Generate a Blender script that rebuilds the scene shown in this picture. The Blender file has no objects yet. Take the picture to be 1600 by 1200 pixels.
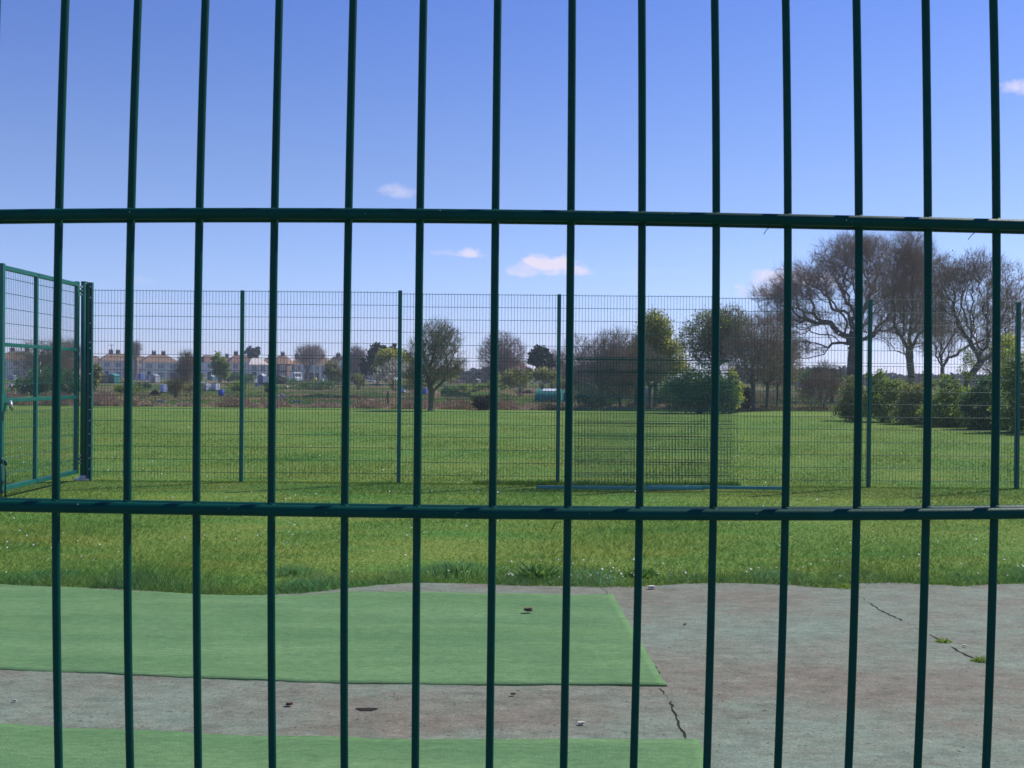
import bpy, bmesh, math, random
import numpy as np
from mathutils import Vector, Matrix, Quaternion
random.seed(7); rng = np.random.default_rng(7)
S = bpy.context.scene; COL = S.collection
R = math.radians
# ------------------------------------------------------------------ camera
F_PX = 1560.0; CAM_H = 1.65
cam_data = bpy.data.cameras.new("camera"); cam = bpy.data.objects.new("camera", cam_data); COL.objects.link(cam)
cam_data.sensor_width = 36; cam_data.lens = 36*F_PX/1600; cam_data.clip_start = .02; cam_data.clip_end = 6000
PITCH, ROLL = math.atan(7/F_PX), R(.5)
MROT = Matrix.Rotation(math.pi/2-PITCH, 3, 'X') @ Matrix.Rotation(ROLL, 3, 'Z')
cam.matrix_world = Matrix.Translation((0, 0, CAM_H)) @ MROT.to_4x4()
cam_data.dof.use_dof = True; cam_data.dof.focus_distance = 1.6; cam_data.dof.aperture_fstop = 50
S.camera = cam
S.render.resolution_x, S.render.resolution_y = 1024, 768
S.view_settings.view_transform = 'Standard'; S.view_settings.look = 'None'
S.view_settings.exposure = 0.55; S.view_settings.gamma = 1
def ray(px, py): return MROT @ Vector(((px-800)/F_PX, -(py-600)/F_PX, -1))
def P(px, py, Y):                                # point on the plane at distance Y
    d = ray(px, py); return Vector((d.x*Y/d.y, Y, CAM_H+d.z*Y/d.y))
def G(px, py, z=0.0):                            # point on the ground
    d = ray(px, py); t = (z-CAM_H)/d.z; return Vector((d.x*t, d.y*t, z))
def TZ(D): return .9*min(max((D-60)/200, 0), 1)      # the allotments rise gently towards the houses
def GT(px, py, dmax=236.0):                      # point on that rising ground
    d = ray(px, py); lo_, hi_ = 3.0, dmax
    for _ in range(40):
        m = (lo_+hi_)/2
        if CAM_H+d.z/d.y*m > TZ(m): lo_ = m
        else: hi_ = m
    return Vector((d.x/d.y*lo_, lo_, TZ(lo_)))
# ------------------------------------------------------------------ sky and sun
SUN_AZ, SUN_EL = R(57), R(48)
W = bpy.data.worlds.new("World"); S.world = W; W.use_nodes = True
nt = W.node_tree; bg = nt.nodes['Background']; bg.inputs[1].default_value = .1241
sky = nt.nodes.new('ShaderNodeTexSky'); sky.sky_type = 'NISHITA'; sky.sun_disc = False
sky.sun_elevation = SUN_EL; sky.sun_rotation = SUN_AZ; sky.altitude = 50
sky.air_density = 1.0; sky.dust_density = .1; sky.ozone_density = 3.0
def wn(t, **k):
    n = nt.nodes.new(t)
    for a, b in k.items(): setattr(n, a, b)
    return n
def wmath(op, a, b=None, c=None, clamp=False):
    n = wn('ShaderNodeMath', operation=op, use_clamp=clamp)
    for i, v in enumerate((a, b, c)):
        if v is None: continue
        if isinstance(v, (int, float)): n.inputs[i].default_value = v
        else: nt.links.new(v, n.inputs[i])
    return n.outputs[0]
tc = wn('ShaderNodeTexCoord'); dirv = tc.outputs['Generated']
tint = wn('ShaderNodeMix', data_type='RGBA', blend_type='MULTIPLY'); tint.inputs[0].default_value = 1
nt.links.new(sky.outputs[0], tint.inputs[6]); sepz = wn('ShaderNodeSeparateXYZ'); nt.links.new(dirv, sepz.inputs[0]); tr_ = wn('ShaderNodeValToRGB'); nt.links.new(sepz.outputs[2], tr_.inputs[0])
for i_, (p_, c_) in enumerate(((0, (.52, .57, 1.0)), (.1, (.55, .575, .82)), (.2, (.53, .55, .75)), (.36, (.41, .49, .81)))):
    e_ = tr_.color_ramp.elements[i_] if i_ < 2 else tr_.color_ramp.elements.new(p_); e_.position = p_; e_.color = (*c_, 1)
nt.links.new(tr_.outputs[0], tint.inputs[7])
cur = tint.outputs[2]
cn = wn('ShaderNodeTexNoise'); cn.inputs['Scale'].default_value = 38; cn.inputs['Detail'].default_value = 7; cn.inputs['Roughness'].default_value = .62
cmap = wn('ShaderNodeMapping'); cmap.inputs['Scale'].default_value = (1, 1, 1.7); nt.links.new(dirv, cmap.inputs[0]); nt.links.new(cmap.outputs[0], cn.inputs[0])
def wdot(vec):
    n = wn('ShaderNodeVectorMath', operation='DOT_PRODUCT'); nt.links.new(dirv, n.inputs[0]); n.inputs[1].default_value = vec; return n.outputs['Value']
for (cx, cy, rx, ry, dens, flat) in ((862, 413, 50, 17, 2.2, 1), (822, 427, 46, 13, 1.3, 1), (903, 424, 32, 13, 1.1, 1), (716, 397, 58, 11, 1.5, 1), (620, 299, 36, 11, .6, 0), (1602, 131, 34, 13, 1.3, 0),
                               (1238, 444, 80, 26, 1.5, 1), (1195, 458, 46, 16, 1.2, 1), (225, 438, 26, 7, .25, 0), (600, 505, 90, 14, .18, 0), (250, 478, 90, 9, .16, 0), (430, 500, 60, 10, .14, 0), (1310, 520, 120, 30, .3, 0), (980, 425, 110, 6, .1, 0)):
    c = ray(cx, cy).normalized(); rt = Vector((0, 0, 1)).cross(c).normalized()*-1; up = c.cross(rt).normalized()
    if up.z < 0: up = -up
    u = wmath('DIVIDE', wdot(rt), rx/F_PX); v = wmath('DIVIDE', wdot(up), ry/F_PX); w = wdot(c)
    if flat: v = wmath('MULTIPLY', v, wmath('ADD', 1.0, wmath('MULTIPLY', wmath('LESS_THAN', v, 0.0), .8)))
    rr = wmath('ADD', wmath('MULTIPLY', u, u), wmath('MULTIPLY', v, v))
    m = wmath('SUBTRACT', wmath('ADD', 1.0, wmath('MULTIPLY', wmath('SUBTRACT', cn.outputs[0], .5), 4.2)), rr)
    m = wmath('MULTIPLY', wmath('MULTIPLY', m, .55, clamp=True), dens, clamp=True)
    m = wmath('MULTIPLY', m, wmath('GREATER_THAN', w, .5))
    mx = wn('ShaderNodeMix', data_type='RGBA'); nt.links.new(m, mx.inputs[0]); nt.links.new(cur, mx.inputs[6]); mx.inputs[7].default_value = (4.6, 4.35, 5.4, 1)
    cur = mx.outputs[2]
nt.links.new(cur, bg.inputs[0])
sd = Vector((math.sin(SUN_AZ)*math.cos(SUN_EL), math.cos(SUN_AZ)*math.cos(SUN_EL), math.sin(SUN_EL)))
sl = bpy.data.lights.new("sun", 'SUN'); sl.energy = 3.4; sl.angle = R(.53); sl.color = (1, .95, .87)
so = bpy.data.objects.new("sun", sl); COL.objects.link(so); so.rotation_euler = sd.to_track_quat('Z', 'Y').to_euler(); so.location = (20, 20, 40)
# ------------------------------------------------------------------ helpers
def setin(n, k, v):
    if k in n.inputs: n.inputs[k].default_value = v
MATS = {}
def mat(name, c1, c2=None, scale=5.0, rough=.8, bump=0.0, bscale=None, spec=.3, metal=0.0, transl=0.0, stretch=(1, 1, 1), lo=.35, hi=.65, detail=5, attr=False, coord='Object'):
    if name in MATS: return MATS[name]
    m = bpy.data.materials.new(name); m.use_nodes = True; t = m.node_tree; b = t.nodes['Principled BSDF']; MATS[name] = m
    b.inputs['Roughness'].default_value = rough; setin(b, 'Specular IOR Level', spec); b.inputs['Metallic'].default_value = metal
    c2 = c2 or tuple(x*.8 for x in c1)
    tcn = t.nodes.new('ShaderNodeTexCoord'); mp = t.nodes.new('ShaderNodeMapping'); mp.inputs['Scale'].default_value = stretch
    t.links.new(tcn.outputs[coord], mp.inputs[0])
    n = t.nodes.new('ShaderNodeTexNoise'); n.inputs['Scale'].default_value = scale; n.inputs['Detail'].default_value = detail; t.links.new(mp.outputs[0], n.inputs[0])
    r = t.nodes.new('ShaderNodeValToRGB'); r.color_ramp.elements[0].position = lo; r.color_ramp.elements[1].position = hi
    r.color_ramp.elements[0].color = (*c1, 1); r.color_ramp.elements[1].color = (*c2, 1); t.links.new(n.outputs[0], r.inputs[0])
    out = r.outputs[0]
    if attr:
        a = t.nodes.new('ShaderNodeAttribute'); a.attribute_name = 'tone'
        mm = t.nodes.new('ShaderNodeMix'); mm.data_type = 'RGBA'; mm.blend_type = 'MULTIPLY'; mm.inputs[0].default_value = 1
        t.links.new(out, mm.inputs[6]); t.links.new(a.outputs['Color'], mm.inputs[7]); out = mm.outputs[2]
    t.links.new(out, b.inputs['Base Color'])
    if bump:
        nb = t.nodes.new('ShaderNodeTexNoise'); nb.inputs['Scale'].default_value = bscale or scale*4; nb.inputs['Detail'].default_value = 6; t.links.new(mp.outputs[0], nb.inputs[0])
        bp = t.nodes.new('ShaderNodeBump'); bp.inputs['Strength'].default_value = bump; bp.inputs['Distance'].default_value = .02; t.links.new(nb.outputs[0], bp.inputs['Height']); t.links.new(bp.outputs[0], b.inputs['Normal'])
    if transl:
        tr = t.nodes.new('ShaderNodeBsdfTranslucent'); t.links.new(out, tr.inputs[0]); ms = t.nodes.new('ShaderNodeMixShader'); ms.inputs[0].default_value = transl
        t.links.new(b.outputs[0], ms.inputs[1]); t.links.new(tr.outputs[0], ms.inputs[2]); t.links.new(ms.outputs[0], t.nodes['Material Output'].inputs[0])
    return m
def link(name, me, m, parent=None):
    o = bpy.data.objects.new(name, me); COL.objects.link(o)
    if m is not None: me.materials.append(m)
    if parent is not None: o.parent = parent
    return o
def tag(o, label=None, cat=None, group=None, kind=None):
    if label: o['label'] = label
    if cat: o['category'] = cat
    if group: o['group'] = group
    if kind: o['kind'] = kind
    return o
def empty(name, loc=(0, 0, 0), rz=0.0):
    o = bpy.data.objects.new(name, None); COL.objects.link(o); o.location = loc; o.rotation_euler = (0, 0, rz); o.empty_display_size = .2; return o
def copy_tree(o, parent=None):
    c = o.copy(); COL.objects.link(c); c.parent = parent
    for ch in list(o.children): copy_tree(ch, c)
    return c
class MB:
    """collects shapes, then links them as ONE mesh object"""
    def __init__(s): s.v = []; s.f = []; s.smooth = []
    def box(s, c, d, rz=0.0, rx=0.0, ry=0.0, taper=1.0):
        M = Matrix.Rotation(rz, 3, 'Z') @ Matrix.Rotation(ry, 3, 'Y') @ Matrix.Rotation(rx, 3, 'X'); b = len(s.v); c = Vector(c)
        for z in (-.5, .5):
            k = taper if z > 0 else 1
            for x, y in ((-.5, -.5), (.5, -.5), (.5, .5), (-.5, .5)): s.v.append(c+M @ Vector((x*d[0]*k, y*d[1]*k, z*d[2])))
        for q in ((3, 2, 1, 0), (4, 5, 6, 7), (0, 1, 5, 4), (1, 2, 6, 5), (2, 3, 7, 6), (3, 0, 4, 7)): s.f.append([b+i for i in q]); s.smooth.append(False)
        return s
    def tube(s, pts, r, k=8, cap=True, smooth=True):
        pts = [Vector(p) for p in pts]; rs = r if isinstance(r, (list, tuple)) else [r]*len(pts); b = len(s.v)
        ref = None
        for i, p in enumerate(pts):
            d = (pts[min(i+1, len(pts)-1)]-pts[max(i-1, 0)]).normalized()
            if ref is None: ref = Vector((1, 0, 0)) if abs(d.x) < .8 else Vector((0, 1, 0))
            a = (ref-d*ref.dot(d)).normalized(); e = d.cross(a); ref = a
            for j in range(k):
                t = 2*math.pi*j/k; s.v.append(p+(a*math.cos(t)+e*math.sin(t))*rs[i])
        for i in range(len(pts)-1):
            for j in range(k): s.f.append([b+i*k+j, b+i*k+(j+1) % k, b+(i+1)*k+(j+1) % k, b+(i+1)*k+j]); s.smooth.append(smooth)
        if cap:
            s.f.append([b+j for j in range(k)][::-1]); s.f.append([b+(len(pts)-1)*k+j for j in range(k)]); s.smooth += [False, False]
        return s
    def poly(s, pts):
        b = len(s.v); s.v += [Vector(p) for p in pts]; s.f.append(list(range(b, b+len(pts)))); s.smooth.append(False); return s
    def prism(s, pts, h):                       # pts: 3d loop, extruded by vector h
        h = Vector(h); n = len(pts); b = len(s.v); s.v += [Vector(p) for p in pts]+[Vector(p)+h for p in pts]
        s.f.append([b+i for i in range(n)][::-1]); s.f.append([b+n+i for i in range(n)])
        for i in range(n): s.f.append([b+i, b+(i+1) % n, b+n+(i+1) % n, b+n+i])
        s.smooth += [False]*(n+2); return s
    def build(s, name, m, parent=None, bevel=0.0, loc=None):
        me = bpy.data.meshes.new(name); vv = s.v if loc is None else [v-Vector(loc) for v in s.v]
        me.from_pydata([tuple(v) for v in vv], [], s.f); me.polygons.foreach_set('use_smooth', s.smooth)
        o = link(name, me, m, parent)
        if loc is not None: o.location = loc
        if bevel:
            md = o.modifiers.new('bevel', 'BEVEL'); md.width = bevel; md.segments = 2; md.limit_method = 'ANGLE'
        return o
def npmesh(name, V, Q, m, parent=None, tone=None, smooth=False):
    """V (n,3), Q (f,k) faces of equal size"""
    me = bpy.data.meshes.new(name); V = np.ascontiguousarray(V, dtype=np.float32); Q = np.ascontiguousarray(Q, dtype=np.int32); k = Q.shape[1]
    me.vertices.add(len(V)); me.vertices.foreach_set('co', V.ravel()); me.loops.add(Q.size); me.loops.foreach_set('vertex_index', Q.ravel())
    me.polygons.add(len(Q)); me.polygons.foreach_set('loop_start', np.arange(0, Q.size, k, dtype=np.int32)); me.polygons.foreach_set('loop_total', np.full(len(Q), k, dtype=np.int32))
    me.polygons.foreach_set('use_smooth', np.full(len(Q), smooth)); me.update(calc_edges=True)
    if tone is not None:
        at = me.attributes.new('tone', 'FLOAT_COLOR', 'POINT'); c = np.ones((len(V), 4), np.float32); c[:, :3] = tone; at.data.foreach_set('color', c.ravel())
    return link(name, me, m, parent)
def segs(P0, P1, R0, R1, k=3):
    """vectorised tapered tubes"""
    d = P1-P0; L = np.linalg.norm(d, axis=1, keepdims=True)+1e-9; d = d/L
    ref = np.where(np.abs(d[:, 2:3]) < .8, np.array([[0, 0, 1.]]), np.array([[1., 0, 0]])); a = np.cross(d, ref); a /= np.linalg.norm(a, axis=1, keepdims=True)+1e-9; e = np.cross(d, a)
    n = len(P0); V = np.zeros((n, 2*k, 3))
    for j in range(k):
        t = 2*math.pi*j/k; o = a*math.cos(t)+e*math.sin(t); V[:, j] = P0+o*R0[:, None]; V[:, k+j] = P1+o*R1[:, None]
    base = (np.arange(n)*2*k)[:, None, None]; q = np.array([[j, (j+1) % k, k+(j+1) % k, k+j] for j in range(k)])[None]
    return V.reshape(-1, 3), (base+q).reshape(-1, 4)
# ------------------------------------------------------------------ materials
def hexl(r, g, b): return tuple(((x/255)/12.92 if x/255 < .04045 else ((x/255+.055)/1.055)**2.4) for x in (r, g, b))
M_WIRE = mat('green_wire_coating', (.001, .056, .041), (.001, .047, .034), 60, .45, .04, 500, .12)
M_FAR = mat('green_fence_coating', (.006, .105, .080), (.005, .085, .068), 6, .45, 0, None, .4)
M_POST = mat('green_post_paint', (.006, .125, .098), (.005, .105, .085), 6, .45, 0, None, .3)
M_GATE = mat('green_gate_paint', (.006, .125, .095), (.005, .10, .08), 6, .4, 0, None, .4)
M_ZINC = mat('galvanised_steel', (.55, .56, .58), (.42, .43, .45), 30, .35, 0, None, .5, .6)
M_BARK = mat('grey_brown_bark', (.15, .125, .10), (.09, .075, .06), 4, .9, .6, 12)
M_BARKG = mat('greenish_bark', (.16, .15, .085), (.10, .09, .055), 4, .9, .6, 12)
M_TWIG = mat('brown_twigs', (.38, .285, .19), (.28, .21, .14), .6, .9, transl=.2)
M_TWIGP = mat('purplish_twigs', (.38, .29, .235), (.30, .225, .18), .6, .9, transl=.2)
M_TWIGO = mat('olive_twigs', (.31, .28, .15), (.24, .21, .12), .6, .9, transl=.2)
# ------------------------------------------------------------------ ground
def grassmat(name, blades=False):
    m = bpy.data.materials.new(name); m.use_nodes = True; t = m.node_tree; b = t.nodes['Principled BSDF']; b.inputs['Roughness'].default_value = .9; setin(b, 'Specular IOR Level', .06)
    g = t.nodes.new('ShaderNodeNewGeometry'); L = t.links
    def noise(scale, st=(1, 1, 1), det=4):
        mp = t.nodes.new('ShaderNodeMapping'); mp.inputs['Scale'].default_value = st; L.new(g.outputs['Position'], mp.inputs[0])
        n = t.nodes.new('ShaderNodeTexNoise'); n.inputs['Scale'].default_value = scale; n.inputs['Detail'].default_value = det; L.new(mp.outputs[0], n.inputs[0]); return n.outputs[0]
    def ramp(f, a, ca, bb, cb):
        r = t.nodes.new('ShaderNodeValToRGB'); r.color_ramp.elements[0].position = a; r.color_ramp.elements[1].position = bb; r.color_ramp.elements[0].color = (*ca, 1); r.color_ramp.elements[1].color = (*cb, 1); L.new(f, r.inputs[0]); return r.outputs[0]
    def mix(f, a, c, mode='MIX'):
        n = t.nodes.new('ShaderNodeMix'); n.data_type = 'RGBA'; n.blend_type = mode
        if isinstance(f, float): n.inputs[0].default_value = f
        else: L.new(f, n.inputs[0])
        L.new(a, n.inputs[6]); L.new(c, n.inputs[7]); return n.outputs[2]
    base = ramp(noise(.30, (.5, 1.3, 1), 5), .36, (.090, .205, .040), .64, (.185, .238, .050))
    mid = ramp(noise(1.6, (.5, 1.4, 1), 5), .34, (.080, .195, .040), .66, (.192, .238, .050))
    c = mix(.5, base, mid); worn = ramp(noise(.55, (.6, 1.5, 1), 6), .60, (1, 1, 1), .74, (1.22, 1.02, .95)); c = mix(1.0, c, worn, 'MULTIPLY')
    fine = ramp(noise(26, (.7, 1.3, 1), 3), .3, (.74, .77, .72), .7, (1.2, 1.18, 1.2)); c = mix(1.0, c, fine, 'MULTIPLY')
    if not blades:
        nb = t.nodes.new('ShaderNodeBump'); nb.inputs['Strength'].default_value = .7; nb.inputs['Distance'].default_value = .05; L.new(noise(14), nb.inputs['Height']); L.new(nb.outputs[0], b.inputs['Normal'])
    else:
        a = t.nodes.new('ShaderNodeAttribute'); a.attribute_name = 'tone'; c = mix(1.0, c, a.outputs['Color'], 'MULTIPLY')
        tr = t.nodes.new('ShaderNodeBsdfTranslucent'); L.new(c, tr.inputs[0]); ms = t.nodes.new('ShaderNodeMixShader'); ms.inputs[0].default_value = .5
        L.new(b.outputs[0], ms.inputs[1]); L.new(tr.outputs[0], ms.inputs[2]); L.new(ms.outputs[0], t.nodes['Material Output'].inputs[0])
    L.new(c, b.inputs['Base Color']); return m
M_FIELD = grassmat('mown_field_grass'); M_BLADE = grassmat('grass_blades_mat', True)
def sheet(name, pts, z, m, **k):
    me = bpy.data.meshes.new(name); me.from_pydata([(p[0], p[1], z) for p in pts], [], [list(range(len(pts)))]); o = link(name, me, m); tag(o, kind='structure', **k); return o
sheet('grass_field', [(-900, -30), (900, -30), (900, 2500), (-900, 2500)], 0, M_FIELD)
# allotment land beyond the field: patchwork of soil and rough green plots
def allot_mat():
    m = bpy.data.materials.new('allotment_soil_and_green'); m.use_nodes = True; t = m.node_tree; b = t.nodes['Principled BSDF']; b.inputs['Roughness'].default_value = 1; setin(b, 'Specular IOR Level', .0); L = t.links
    g = t.nodes.new('ShaderNodeNewGeometry'); mp = t.nodes.new('ShaderNodeMapping'); mp.inputs['Scale'].default_value = (.16, .10, 1); L.new(g.outputs['Position'], mp.inputs[0])
    v = t.nodes.new('ShaderNodeTexVoronoi'); v.distance = 'CHEBYCHEV'; v.inputs['Scale'].default_value = 1; L.new(mp.outputs[0], v.inputs[0])
    r = t.nodes.new('ShaderNodeValToRGB'); r.color_ramp.interpolation = 'CONSTANT'
    for i, (p, c) in enumerate(((0, (.08, .125, .035)), (.22, (.17, .125, .09)), (.40, (.065, .115, .035)), (.58, (.15, .14, .06)), (.74, (.19, .14, .10)), (.87, (.05, .10, .03)))):
        e = r.color_ramp.elements[0] if i == 0 else (r.color_ramp.elements[1] if i == 1 else r.color_ramp.elements.new(p)); e.position = p; e.color = (*c, 1)
    sp = t.nodes.new('ShaderNodeSeparateColor'); L.new(v.outputs['Color'], sp.inputs[0]); L.new(sp.outputs[0], r.inputs[0])
    n = t.nodes.new('ShaderNodeTexNoise'); n.inputs['Scale'].default_value = 1.4; n.inputs['Detail'].default_value = 6; L.new(g.outputs['Position'], n.inputs[0])
    r2 = t.nodes.new('ShaderNodeValToRGB'); r2.color_ramp.elements[0].position = .3; r2.color_ramp.elements[1].position = .7; r2.color_ramp.elements[0].color = (.6, .6, .6, 1); r2.color_ramp.elements[1].color = (1.35, 1.3, 1.2, 1); L.new(n.outputs[0], r2.inputs[0])
    mx = t.nodes.new('ShaderNodeMix'); mx.data_type = 'RGBA'; mx.blend_type = 'MULTIPLY'; mx.inputs[0].default_value = 1; L.new(r.outputs[0], mx.inputs[6]); L.new(r2.outputs[0], mx.inputs[7]); L.new(mx.outputs[2], b.inputs['Base Color']); return m
edge = [(-170, 52)]+[(x, 55.2+.8*math.sin(x*.7)+.5*math.sin(x*1.9)) for x in np.arange(-60, 14, 1.0)]+[(15, 58), (22, 62), (60, 66), (120, 60), (170, 60)]
V_ = [(x, y, .004) for x, y in edge]; n_ = len(edge); ex_ = [-300+600*i/(n_-1) for i in range(n_)]
V_ += [(x*.3+e[0]*.7 if 0 else e[0]*1.05, 70, .004+TZ(70)) for x, e in zip(ex_, edge)]+[(e[0]*1.6+x*.3, 260, .004+TZ(260)) for x, e in zip(ex_, edge)]+[(e[0]*1.6+x*.5, 430, .904) for x, e in zip(ex_, edge)]
me = bpy.data.meshes.new('allotment_ground'); me.from_pydata(V_, [], [(j*n_+i, j*n_+i+1, (j+1)*n_+i+1, (j+1)*n_+i) for j in range(3) for i in range(n_-1)]); tag(link('allotment_ground', me, allot_mat()), kind='structure')
# hard standing
hard_edge = [(-60, 913), (0, 913), (60, 916), (100, 918), (200, 921), (300, 929), (400, 931), (480, 927), (540, 920), (600, 914), (650, 911), (700, 912), (760, 913), (800, 915), (860, 916), (900, 917), (950, 918), (1000, 917), (1050, 914), (1100, 912), (1160, 912), (1230, 914), (1290, 919), (1310, 919), (1340, 912), (1390, 911), (1440, 913), (1500, 917), (1550, 914), (1600, 913), (1680, 914)]
he = [G(x, y) for x, y in hard_edge]; he2 = []
for i in range(len(he)-1):
    for k in range(6):
        p = he[i].lerp(he[i+1], k/6); he2.append((p.x, p.y+random.uniform(-.012, .012)))
HE = np.array(he2)
def edge_y(x): return np.interp(x, HE[:, 0], HE[:, 1])
def paved_mat():
    m = bpy.data.materials.new('faded_green_tarmac'); m.use_nodes = True; t = m.node_tree; b = t.nodes['Principled BSDF']; b.inputs['Roughness'].default_value = .85; L = t.links
    setin(b, 'Specular IOR Level', .25)
    g = t.nodes.new('ShaderNodeNewGeometry')
    def noise(scale, st, det=6, rg=.6):
        mp = t.nodes.new('ShaderNodeMapping'); mp.inputs['Scale'].default_value = st; L.new(g.outputs['Position'], mp.inputs[0])
        n = t.nodes.new('ShaderNodeTexNoise'); n.inputs['Scale'].default_value = scale; n.inputs['Detail'].default_value = det; n.inputs['Roughness'].default_value = rg; L.new(mp.outputs[0], n.inputs[0]); return n.outputs[0]
    def ramp(f, a, ca, bb, cb):
        r = t.nodes.new('ShaderNodeValToRGB'); r.color_ramp.elements[0].position = a; r.color_ramp.elements[1].position = bb; r.color_ramp.elements[0].color = (*ca, 1); r.color_ramp.elements[1].color = (*cb, 1); L.new(f, r.inputs[0]); return r.outputs[0]
    def mix(f, a, c, mode='MIX'):
        n = t.nodes.new('ShaderNodeMix'); n.data_type = 'RGBA'; n.blend_type = mode
        if isinstance(f, float): n.inputs[0].default_value = f
        else: L.new(f, n.inputs[0])
        L.new(a, n.inputs[6]); L.new(c, n.inputs[7]); return n.outputs[2]
    fac = noise(1.3, (1, 1.5, 1), 10, .78)
    for (px, py, rx, ry, w) in ((1120, 1065, 1.1, .42, .16), (1400, 1070, 1.1, .40, .17), (720, 1112, 1.0, .40, .15), (560, 1140, .6, .2, .1), (1150, 932, 1.3, .35, .10), (1015, 938, .35, .9, .14), (1500, 1110, .8, .3, .08), (1180, 985, 1.1, .5, -.15), (1230, 1180, 1.5, .5, -.16), (250, 1105, .9, .35, -.12), (1420, 985, .8, .4, -.08), (1500, 930, .9, .3, -.05)):
        q = G(px, py); vm = t.nodes.new('ShaderNodeMapping'); vm.inputs['Scale'].default_value = (1/rx, 1/ry, 1); vm.inputs['Location'].default_value = (-q.x/rx, -q.y/ry, 0); L.new(g.outputs['Position'], vm.inputs[0])
        ln_ = t.nodes.new('ShaderNodeVectorMath'); ln_.operation = 'LENGTH'; L.new(vm.outputs[0], ln_.inputs[0]); mr = t.nodes.new('ShaderNodeMapRange'); mr.interpolation_type = 'SMOOTHSTEP'; mr.inputs['From Min'].default_value = 1.3; mr.inputs['From Max'].default_value = 0; mr.inputs['To Min'].default_value = 0; mr.inputs['To Max'].default_value = w*.8; L.new(ln_.outputs['Value'], mr.inputs[0])
        ad = t.nodes.new('ShaderNodeMath'); L.new(fac, ad.inputs[0]); L.new(mr.outputs[0], ad.inputs[1]); fac = ad.outputs[0]
    c = mix(ramp(fac, .38, (0, 0, 0), .64, (1, 1, 1)), ramp(noise(3, (1, 1, 1)), .3, (.165, .212, .158), .7, (.195, .240, .180)), ramp(noise(5, (1, 1, 1)), .3, (.150, .138, .100), .7, (.202, .188, .142)))
    sp = ramp(noise(2.6, (1, 1.6, 1), 8, .75), .50, (1, 1, 1), .72, (.74, .71, .69)); c = mix(1.0, c, sp, 'MULTIPLY')
    st = ramp(noise(11, (.6, 1.3, 1), 9, .8), .36, (.72, .74, .72), .64, (1.24, 1.2, 1.18)); c = mix(1.0, c, st, 'MULTIPLY'); dk = ramp(noise(34, (1, 1, 1), 2, .5), .27, (.45, .45, .42), .36, (1, 1, 1)); c = mix(1.0, c, dk, 'MULTIPLY'); gr = ramp(noise(95, (1, 1, 1), 4, .8), .3, (.58, .58, .58), .7, (1.42, 1.42, 1.42)); c = mix(1.0, c, gr, 'MULTIPLY')
    lt = ramp(noise(9, (1, 1, 1), 5, .7), .66, (0, 0, 0), .74, (.5, .5, .5)); wh = t.nodes.new('ShaderNodeRGB'); wh.outputs[0].default_value = (.24, .235, .21, 1); c = mix(lt, c, wh.outputs[0])
    L.new(c, b.inputs['Base Color']); bp = t.nodes.new('ShaderNodeBump'); bp.inputs['Strength'].default_value = .5; bp.inputs['Distance'].default_value = .006; L.new(noise(110, (1, 1, 1)), bp.inputs['Height']); L.new(bp.outputs[0], b.inputs['Normal']); return m
pave = sheet('pavement', [(-14, HE[0, 1])]+[tuple(p) for p in HE]+[(14, HE[-1, 1]), (14, -12), (-14, -12)], .004, paved_mat())
# cracks in the pavement, each a thin jagged opening
M_CRACK = mat('crack_soil', (.012, .012, .009), (.03, .026, .018), 30, 1)
def crack(pts, w, gaps=()):
    b = MB(); P_ = [G(x, y, .006) for x, y in pts]; fine = []
    for i in range(len(P_)-1):
        n = max(2, int((P_[i+1]-P_[i]).length/.035))
        for k in range(n): fine.append(P_[i].lerp(P_[i+1], k/n)+Vector((random.uniform(-.009, .009), random.uniform(-.006, .006), 0)))
    fine.append(P_[-1]); N = len(fine)
    ws = [w*(.25+.75*abs(math.sin(i*.9+1))*random.uniform(.3, 1.3)) for i in range(N)]; ws[0] = ws[-1] = .0006
    for i in range(N-1):
        t = i/N
        if any(a < t < c for a, c in gaps): k0 = .12
        else: k0 = 1
        d = (fine[i+1]-fine[i]).normalized(); s = Vector((-d.y, d.x, 0))
        b.poly([fine[i]-s*ws[i]*k0/2, fine[i+1]-s*ws[i+1]*k0/2, fine[i+1]+s*ws[i+1]*k0/2, fine[i]+s*ws[i]*k0/2])
    o = b.build('crack', M_CRACK, pave); o.location.z = 0; return o
crack([(1340, 930), (1378, 955), (1405, 967), (1440, 985), (1475, 1003), (1510, 1024), (1545, 1038)], .022, ((.0, .14), (.42, .62), (.7, .78)))
crack([(1030, 1074), (1048, 1095), (1058, 1122), (1072, 1154)], .016, ((.1, .25),))
crack([(938, 916), (948, 925), (962, 945), (985, 985), (1008, 1022), (1030, 1052), (1036, 1074)], .008, ((.3, .5),))
crack([(1072, 1154), (1120, 1215), (1150, 1290)], .010)
b = MB(); c = G(573, 1108, .007); b.poly([c+Vector((.05*math.cos(a)*(1+.3*math.sin(3*a)), .03*math.sin(a)*(1+.3*math.cos(2*a)), 0)) for a in np.linspace(0, 2*math.pi, 14, endpoint=False)]); hole_ = b.build('pothole', M_CRACK, pave)
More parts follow.
